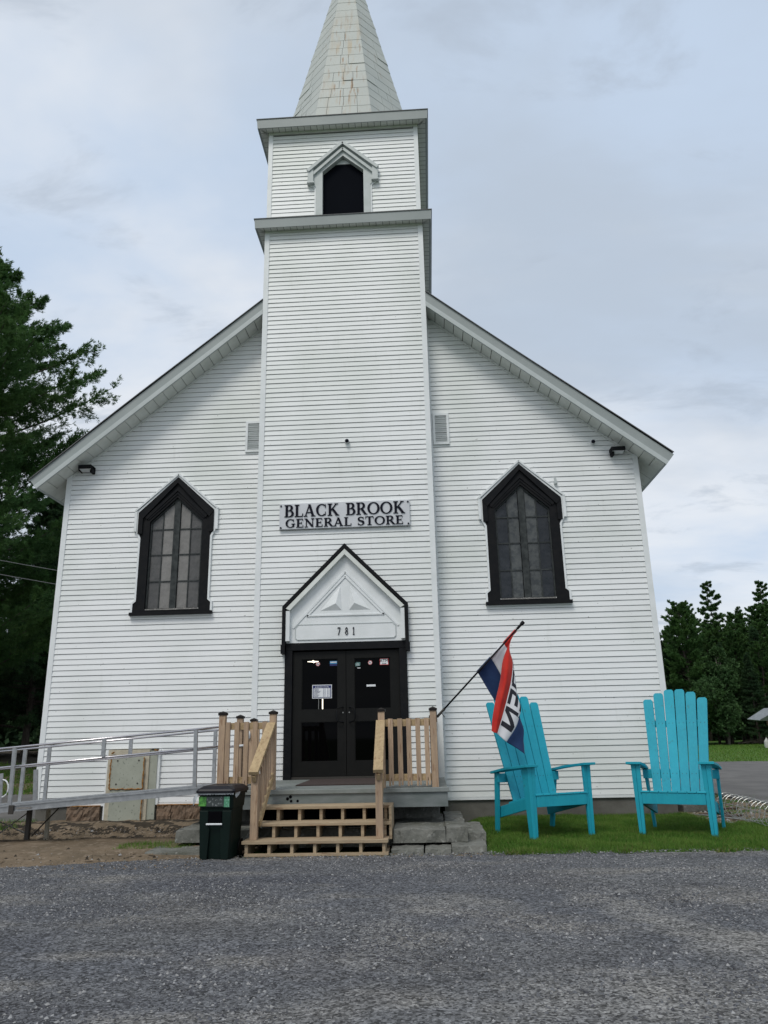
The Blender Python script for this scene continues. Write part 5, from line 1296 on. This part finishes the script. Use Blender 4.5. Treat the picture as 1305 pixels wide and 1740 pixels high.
# small weeds by the left curb
stone(-2.35, -3.72, .05, 'small pale stone beside the grass tuft left of bin', 'pebble_pale'); stone(-2.18, -3.80, .04, 'tiny grey stone by the broken slab left of bin', 'pebble')
s = empty('leaf', (0, 0, 0)); bpy.data.objects.remove(s)
s = MB().add([(-.02, 0, .002), (0, -.012, .004), (.022, 0, .006), (0, .012, .012)], [(0, 1, 2, 3)]).build('fallen_leaf', 'flag_red'); s.data.materials[0] = mat('leaf_tan', (.42, .27, .12), .8)
s.location = (.62, -9.92, .012); tag(s, 'tan fallen leaf alone on the foreground gravel', 'leaf')

# woodshed at the far right
sh = empty('woodshed', (28.25, 47.4, 0), R(4), label='small open woodshed with a grey sloping roof by the far trees', cat='shed')
o = MB().add([(-2.1, -.9, 1.98), (-.55, -1.5, 2.85), (2.6, -.9, 1.95), (2.6, 1.5, 2.2), (-.4, 1.5, 2.9), (-2.0, 1.2, 2.1)], [(0, 1, 4, 5), (1, 2, 3, 4), (0, 2, 1)]).build('roof', 'tin', sh)
sm = o.modifiers.new('thick', 'SOLIDIFY'); sm.thickness = .06
MB().beam((-1.0, -.7, 0), (-1.45, -.8, 1.98), .14, .14, (0, 1, 0)).build('post', 'rust_wood', sh); MB().box(1.8, 1.95, -.8, -.65, 0, 2).build('post', 'rust_wood', sh)
for i in range(7): MB().box(-1.15, 1.9, -.52, -.48, .25 + i * .24, .25 + i * .24 + .225).build('wall_board', 'rust_wood', sh)
for i in range(34):
    x = -1.18 + rnd.uniform(-.10, .12) - .04 * (i // 3) * .3; z_ = .25 + (i // 2) * .10
    MB().tube([(x + (i % 2) * .13, -.85, z_), (x + (i % 2) * .13, -.5, z_)], rnd.uniform(.045, .065), 7).build('log', 'firewood', sh)
s = MB().box(-.12, .12, -.05, .05, 0, 1.1).build('leaning_plank', 'firewood'); s.location = (26.75, 45.9, 0); s.rotation_euler = (R(-6), 0, 0); tag(s, 'pale plank standing upright against the woodshed', 'plank')
jg = empty('white_jug', (26.30, 45.9, 0), label='white plastic jug on the grass before the woodshed', cat='jug')
loft([(rrect(.20, .16, .08), .0, 0, 0), (rrect(.22, .18, .08), .2, 0, 0), (rrect(.21, .17, .08), .55, 0, 0), (rrect(.10, .08, .04), .78, .04, 0), (rrect(.07, .06, .03), .84, .05, 0)], 'body', 'jug', jg)
MB().tube([(.05, 0, .84), (.05, 0, .9)], .06, 8).build('cap', 'jug', jg); jg.scale = (.66, .66, .8)
bp = MB()
for i in range(70):
    x = rnd.uniform(-2.6, 2.6); y = rnd.uniform(-.8, .8); a = rnd.uniform(-.4, .4); l = rnd.uniform(.8, 2.2)
    z_ = rnd.uniform(.05, .45) * (1 - abs(x) / 3.2)
    bp.tube([(x, y, z_), (x + l * math.cos(a) * .5, y + rnd.uniform(-.2, .2), z_ + .15 + rnd.uniform(-.1, .25)), (x + l * math.cos(a), y + l * math.sin(a), z_ + rnd.uniform(-.1, .5))], [.05, .03, .012], 4)
o = bp.build('brush_pile', 'dead_branch'); o.location = (33.0, 62, 0); tag(o, 'pile of dead grey branches at the edge of the far trees', 'brush pile', kind='stuff')

# ------------------------------------------------------------------ trees
def needles(P, D, ln, wd, k, spread, up_=.25):
    """k needle triangles round each tuft point P with main direction D"""
    n = len(P); d = D[:, None, :] + spread * rng.normal(size=(n, k, 3)); d[:, :, 2] += up_
    d /= np.linalg.norm(d, axis=2, keepdims=True) + 1e-9
    side = np.cross(d, rng.normal(size=(n, k, 3))); side /= np.linalg.norm(side, axis=2, keepdims=True) + 1e-9
    l = ln * rng.uniform(.6, 1.15, (n, k, 1)); w_ = wd * rng.uniform(.7, 1.3, (n, k, 1))
    b = P[:, None, :] + rng.normal(size=(n, k, 3)) * ln * .12; tip = b + d * l; mid = b + d * l * .45
    v = np.stack([b, mid + side * w_, tip, mid - side * w_], 2).reshape(-1, 3)
    q = 4 * np.arange(n * k)[:, None]
    t = np.concatenate([q + np.array([[0, 1, 2]]), q + np.array([[0, 2, 3]])])
    return v, t
def conifer(H, prof, nwh, nbr, nsub, ntf, ln, wd, k, rise, curve, z0=.18, seed=1, droop=0.0, hang=.0, vmin=.62):
    """returns crown tuft verts/tris and limb paths. prof(h01)-> branch length"""
    global rng
    rng = np.random.default_rng(seed); r = random.Random(seed); Ps = []; Ds = []; limbs = MB()
    for i in range(nwh):
        t = z0 + (1 - z0) * (i + .3) / nwh; zc = H * t
        for j in range(nbr):
            a = 2 * math.pi * (j / nbr) + i * 1.3 + r.uniform(-.45, .45); L = prof(t) * r.uniform(vmin, 1.14)
            if L < .12: L = .12
            zj = zc + r.uniform(-.5, .5) * H / nwh; rs = rise + r.uniform(-.08, .12); cv = curve * r.uniform(.6, 1.3)
            ca, sa = math.cos(a), math.sin(a)
            def bp_(s): return np.stack([ca * L * s, sa * L * s, zj + L * (rs * s + cv * s * s - droop * s)], -1)
            ss = np.linspace(0, 1, 6); pts = bp_(ss)
            limbs.tube([tuple(p) for p in pts], [max(.006, .012 * L * (1 - .85 * s)) for s in ss], 4, cap=False)
            ns = max(3, int(nsub * (.35 + .65 * L / prof(z0 + .25 * (1 - z0)))))
            s0 = rng.uniform(.16, 1.0, ns) ** .8; sd_ = np.where(np.arange(ns) % 2, 1, -1); base = bp_(s0)
            sl__ = (.42 * (1 - s0) + .12) * L * rng.uniform(.6, 1.15, ns); ang = a + sd_ * rng.uniform(.5, 1.0, ns)
            dz = rng.uniform(.0, .35, ns) + rs * .5 - hang
            dirv = np.stack([np.cos(ang), np.sin(ang), dz], 1)
            tt = rng.uniform(.15, 1, (ns, ntf)); P = base[:, None, :] + dirv[:, None, :] * (sl__[:, None, None] * tt[:, :, None]); P[:, :, 2] += rng.normal(0, .035 * L ** .5, (ns, ntf))
            Ps.append(P.reshape(-1, 3)); Ds.append(np.repeat(dirv, ntf, 0))
            tp = bp_(rng.uniform(.45, 1.03, ntf * 2)); Ps.append(tp); Ds.append(np.tile(np.array([[ca, sa, rs + 2 * cv]]), (ntf * 2, 1)))
    # leader
    lp = np.stack([rng.normal(0, .03, 30), rng.normal(0, .03, 30), H * rng.uniform(.97, 1.0, 30)], 1); Ps.append(lp); Ds.append(np.tile([[0, 0, 1.0]], (30, 1)))
    P = np.concatenate(Ps); D = np.concatenate(Ds); v, t = needles(P, D, ln, wd, k, .55)
    return v, t, limbs
def tree(name, loc, rz, H, v, t, limbs, m_, label, cat, group, r0, bark='bark', scale=1):
    root = empty(name, loc, rz, label=label, cat=cat, group=group); root.scale = (scale,) * 3
    c = npmesh('crown', v, t, m_, root)
    l = limbs.build('limbs', bark, root); l['kind'] = 'stuff'
    n = 9; MB().tube([(rnd.uniform(-.03, .03) * i, rnd.uniform(-.03, .03) * i, -.4 + (H * .985 + .4) * i / n) for i in range(n + 1)], [r0 * (1 - .93 * (i / n) ** .9) for i in range(n + 1)], 9).build('trunk', bark, root, smooth=True)
    return root
def copytree(src, loc, rz, scale, label):
    o = src.copy(); COL.objects.link(o); o.location = loc; o.rotation_euler = (0, 0, rz); o.scale = (scale,) * 3; o['label'] = label
    for ch in src.children: d = ch.copy(); COL.objects.link(d); d.parent = o
    return o
LG = 'dark evergreens left of the store'; RG = 'trees beyond the far lawn on the right'
def pine_prof(t): return min(5.9, 9.3 * (max(0.0, 1 - t) ** .57)) * (.88 if t < .55 else 1)
v, t_, lb_ = conifer(19.5, pine_prof, 27, 8, 42, 12, .17, .013, 10, .14, .28, z0=.10, seed=5, vmin=.55)
big = tree('pine_tree', (-16.1, 11.0, .6), R(20), 19.5, v, t_, lb_, 'needle_pine', 'tall white pine with upswept boughs, rising above the left eave', 'tree', LG, .36)
def spr_prof(t): return 3.3 * (max(0.0, 1 - t) ** .8) + .15
v, t_, lb_ = conifer(16, spr_prof, 30, 7, 14, 7, .26, .022, 7, .02, .10, z0=.10, seed=8, hang=.12)
sp = tree('spruce_tree', (-17.5, 24, .8), 0, 16, v, t_, lb_, 'needle_spruce', 'dark spruce standing left of the store behind the big pine', 'tree', LG, .22)
def far_prof(t): return 3.9 * (max(0.0, 1 - t) ** .75) + .2
v, t_, lb_ = conifer(17, far_prof, 23, 6, 18, 11, .21, .028, 6, .06, .26, z0=.08, seed=21, vmin=.4)
fp = tree('pine_tree', (32.6, 70, 0), R(60), 17, v, t_, lb_, 'needle_pine', 'tallest pine of the far row, with bare stepped boughs against the sky', 'tree', RG, .26)
# a rounder, broad leaved crown
def broad(H, seed, n=5200, k=5, sz=.26):
    global rng
    rng = np.random.default_rng(seed); nb = 46; c = rng.normal(size=(nb, 3)) * np.array([1.3, 1.3, 2.3]); c[:, 2] += H * .56; c[:, 2] = np.clip(c[:, 2], H * .12, H * .9)
    taper = np.clip((H - c[:, 2]) / (H * .45), .25, 1); c[:, :2] *= taper[:, None]
    rb = rng.uniform(.7, 1.35, nb) * taper
    i = rng.integers(0, nb, n); d = rng.normal(size=(n, 3)); d /= np.linalg.norm(d, axis=1, keepdims=True)
    P = c[i] + d * rb[i][:, None] * rng.uniform(.6, 1.05, (n, 1)); v, t = needles(P, d, sz, sz * .30, k, .8, .1)
    l = MB()
    for q in range(nb): l.tube([(0, 0, max(.5, c[q, 2] - 2.2)), tuple(c[q])], [.07, .02], 4, cap=False)
    return v, t, l
v, t_, lb_ = broad(9.5, 31)
bl = tree('leafy_tree', (29.2, 61, 0), 0, 8.5, v, t_, lb_, 'leaf_broad', 'low leafy tree in front of the far pines beside the store wall', 'tree', RG, .15, 'bark_pale')
# left forest
R2 = random.Random(3)
for i, (x, y, s) in enumerate(((-21, 17, .95), (-16.2, 19.5, .80), (-13.6, 22, .72), (-19.5, 28, 1.1), (-15.0, 30, .92), (-24, 22, 1.15), (-12.4, 27, .62), (-22.5, 35, 1.25), (-17.5, 38, 1.1), (-13.5, 36, .85), (-27, 30, 1.25), (-20.5, 44, 1.2), (-26, 46, 1.3))):
    copytree(sp, (x, y, .8), R2.uniform(0, 6.28), s, 'dark evergreen in the left woods, ' + ('at the frame edge behind the big pine', 'right under the big pine', 'first of those nearest the store wall', 'second row beside the frame edge', 'second row beside the store wall', 'beyond the left frame edge, front', 'shortest one beside the store wall', 'third row at the left frame edge', 'third row, middle', 'third row beside the store wall', 'beyond the left frame edge, middle', 'rearmost of those in view', 'beyond the left frame edge, rear')[i])
# right tree line
def place(src, x, y, s, label, **k): return copytree(src, (x, y, -.03), R2.uniform(0, 6.28), s, label)
for i, (x, y, s) in enumerate(((39.9, 74, 1.04), (41.6, 70, 1.0), (30.0, 84, .86), (37, 88, .92), (48, 80, 1.1))): place(fp, x, y, s, ('tall pine at right edge of the far row', 'tall pine just past the right edge pine', 'pine peeking up behind the leafy tree near the wall', 'pine behind the middle of the far row', 'pine farthest right in the far row')[i])
for i, (x, y, s) in enumerate(((27.2, 66, .66), (30.3, 63, .60), (31.8, 60.5, .52), (34.2, 64, .70), (35.6, 60, .50), (38.6, 62, .68), (40.5, 60, .72), (42.8, 63, .80), (33.4, 72, .80), (29.0, 74, .80), (36.4, 76, .82), (39.0, 70, .85), (26.0, 72, .80), (24.5, 64, .7), (45, 60, .8))):
    place(sp, x, y, s, 'dark spruce in the %s of the far tree row, %s' % ('front' if y < 64.5 else 'back', ('left end', 'left of the tallest pine', 'under the tallest pine', 'right of the tallest pine', 'behind the brush pile', 'middle right', 'left of the woodshed', 'right edge', 'centre', 'behind the leafy tree', 'right of centre', 'behind the right spruces', 'behind the store wall', 'outer left end', 'outer right end')[i]))
v, t_, lb_ = conifer(13.5, lambda t: 3.6 * (max(0.0, 1 - t) ** .5) + .2, 24, 7, 16, 10, .21, .03, 6, .34, .28, z0=.06, seed=51, vmin=.45)
yp = tree('pine_tree', (26.9, 63, 0), 0, 13.5, v, t_, lb_, 'needle_pine', 'bushy young pine touching the store wall at the left of the far row', 'tree', RG, .2)
for i, (x, y, s) in enumerate(((29.6, 64.5, .74), (33.6, 62, .70), (35.4, 65, .86), (38.3, 63.5, .90), (41.4, 66, 1.0), (31.4, 67.5, .86), (24.0, 66, .9), (36.9, 64, .84), (40.0, 66.5, .98), (32.6, 65, .80), (34.4, 68, .90), (43.5, 64, 1.05), (28.2, 66, 1.0), (35.2, 70, 1.0), (38.4, 72, 1.06))):
    place(yp, x, y, s, 'bushy young pine ' + ('just right of the one touching the store wall', 'below the tallest far pine', 'right of the tallest far pine', 'in the dip left of the right edge pines', 'at the right edge of the photo', 'peeking out behind the tallest far pine', 'hidden mostly behind the store wall', 'in the gap right of the middle', 'third from the right edge', 'below and right of the tallest far pine', 'filling the skyline right of the tallest pine', 'just beyond the right edge', 'second row behind the one touching the wall', 'rear row in the middle dip', 'rear row left of the right edge pines')[i])
# dark woods behind both rows, read as one mass
def mass(name, x0, x1, y, h, n, seed, label, mt):
    global rng
    rng = np.random.default_rng(seed); x = rng.uniform(x0, x1, n); hh = h * (.72 + .22 * vnoise(x * .35, 0, seed) + .12 * vnoise(x * 1.3, 0, seed)); z = rng.uniform(0, 1, n) * hh
    P = np.stack([x, y + rng.uniform(0, 5, n) + 1.2 * vnoise(x, z, 2), z], 1); d = rng.normal(size=(n, 3)); v, t = needles(P, d, .9, .22, 5, .8, .3)
    o = npmesh(name, v, t, mt); tag(o, label, 'woods', kind='stuff'); return o
mass('far_woods', 20, 62, 90, 13, 9000, 3, 'dark mass of woods behind the far right tree row', 'needle_spruce')
mass('left_woods', -46, -12, 50, 13, 9000, 4, 'dark mass of woods far behind the left trees', 'needle_spruce')
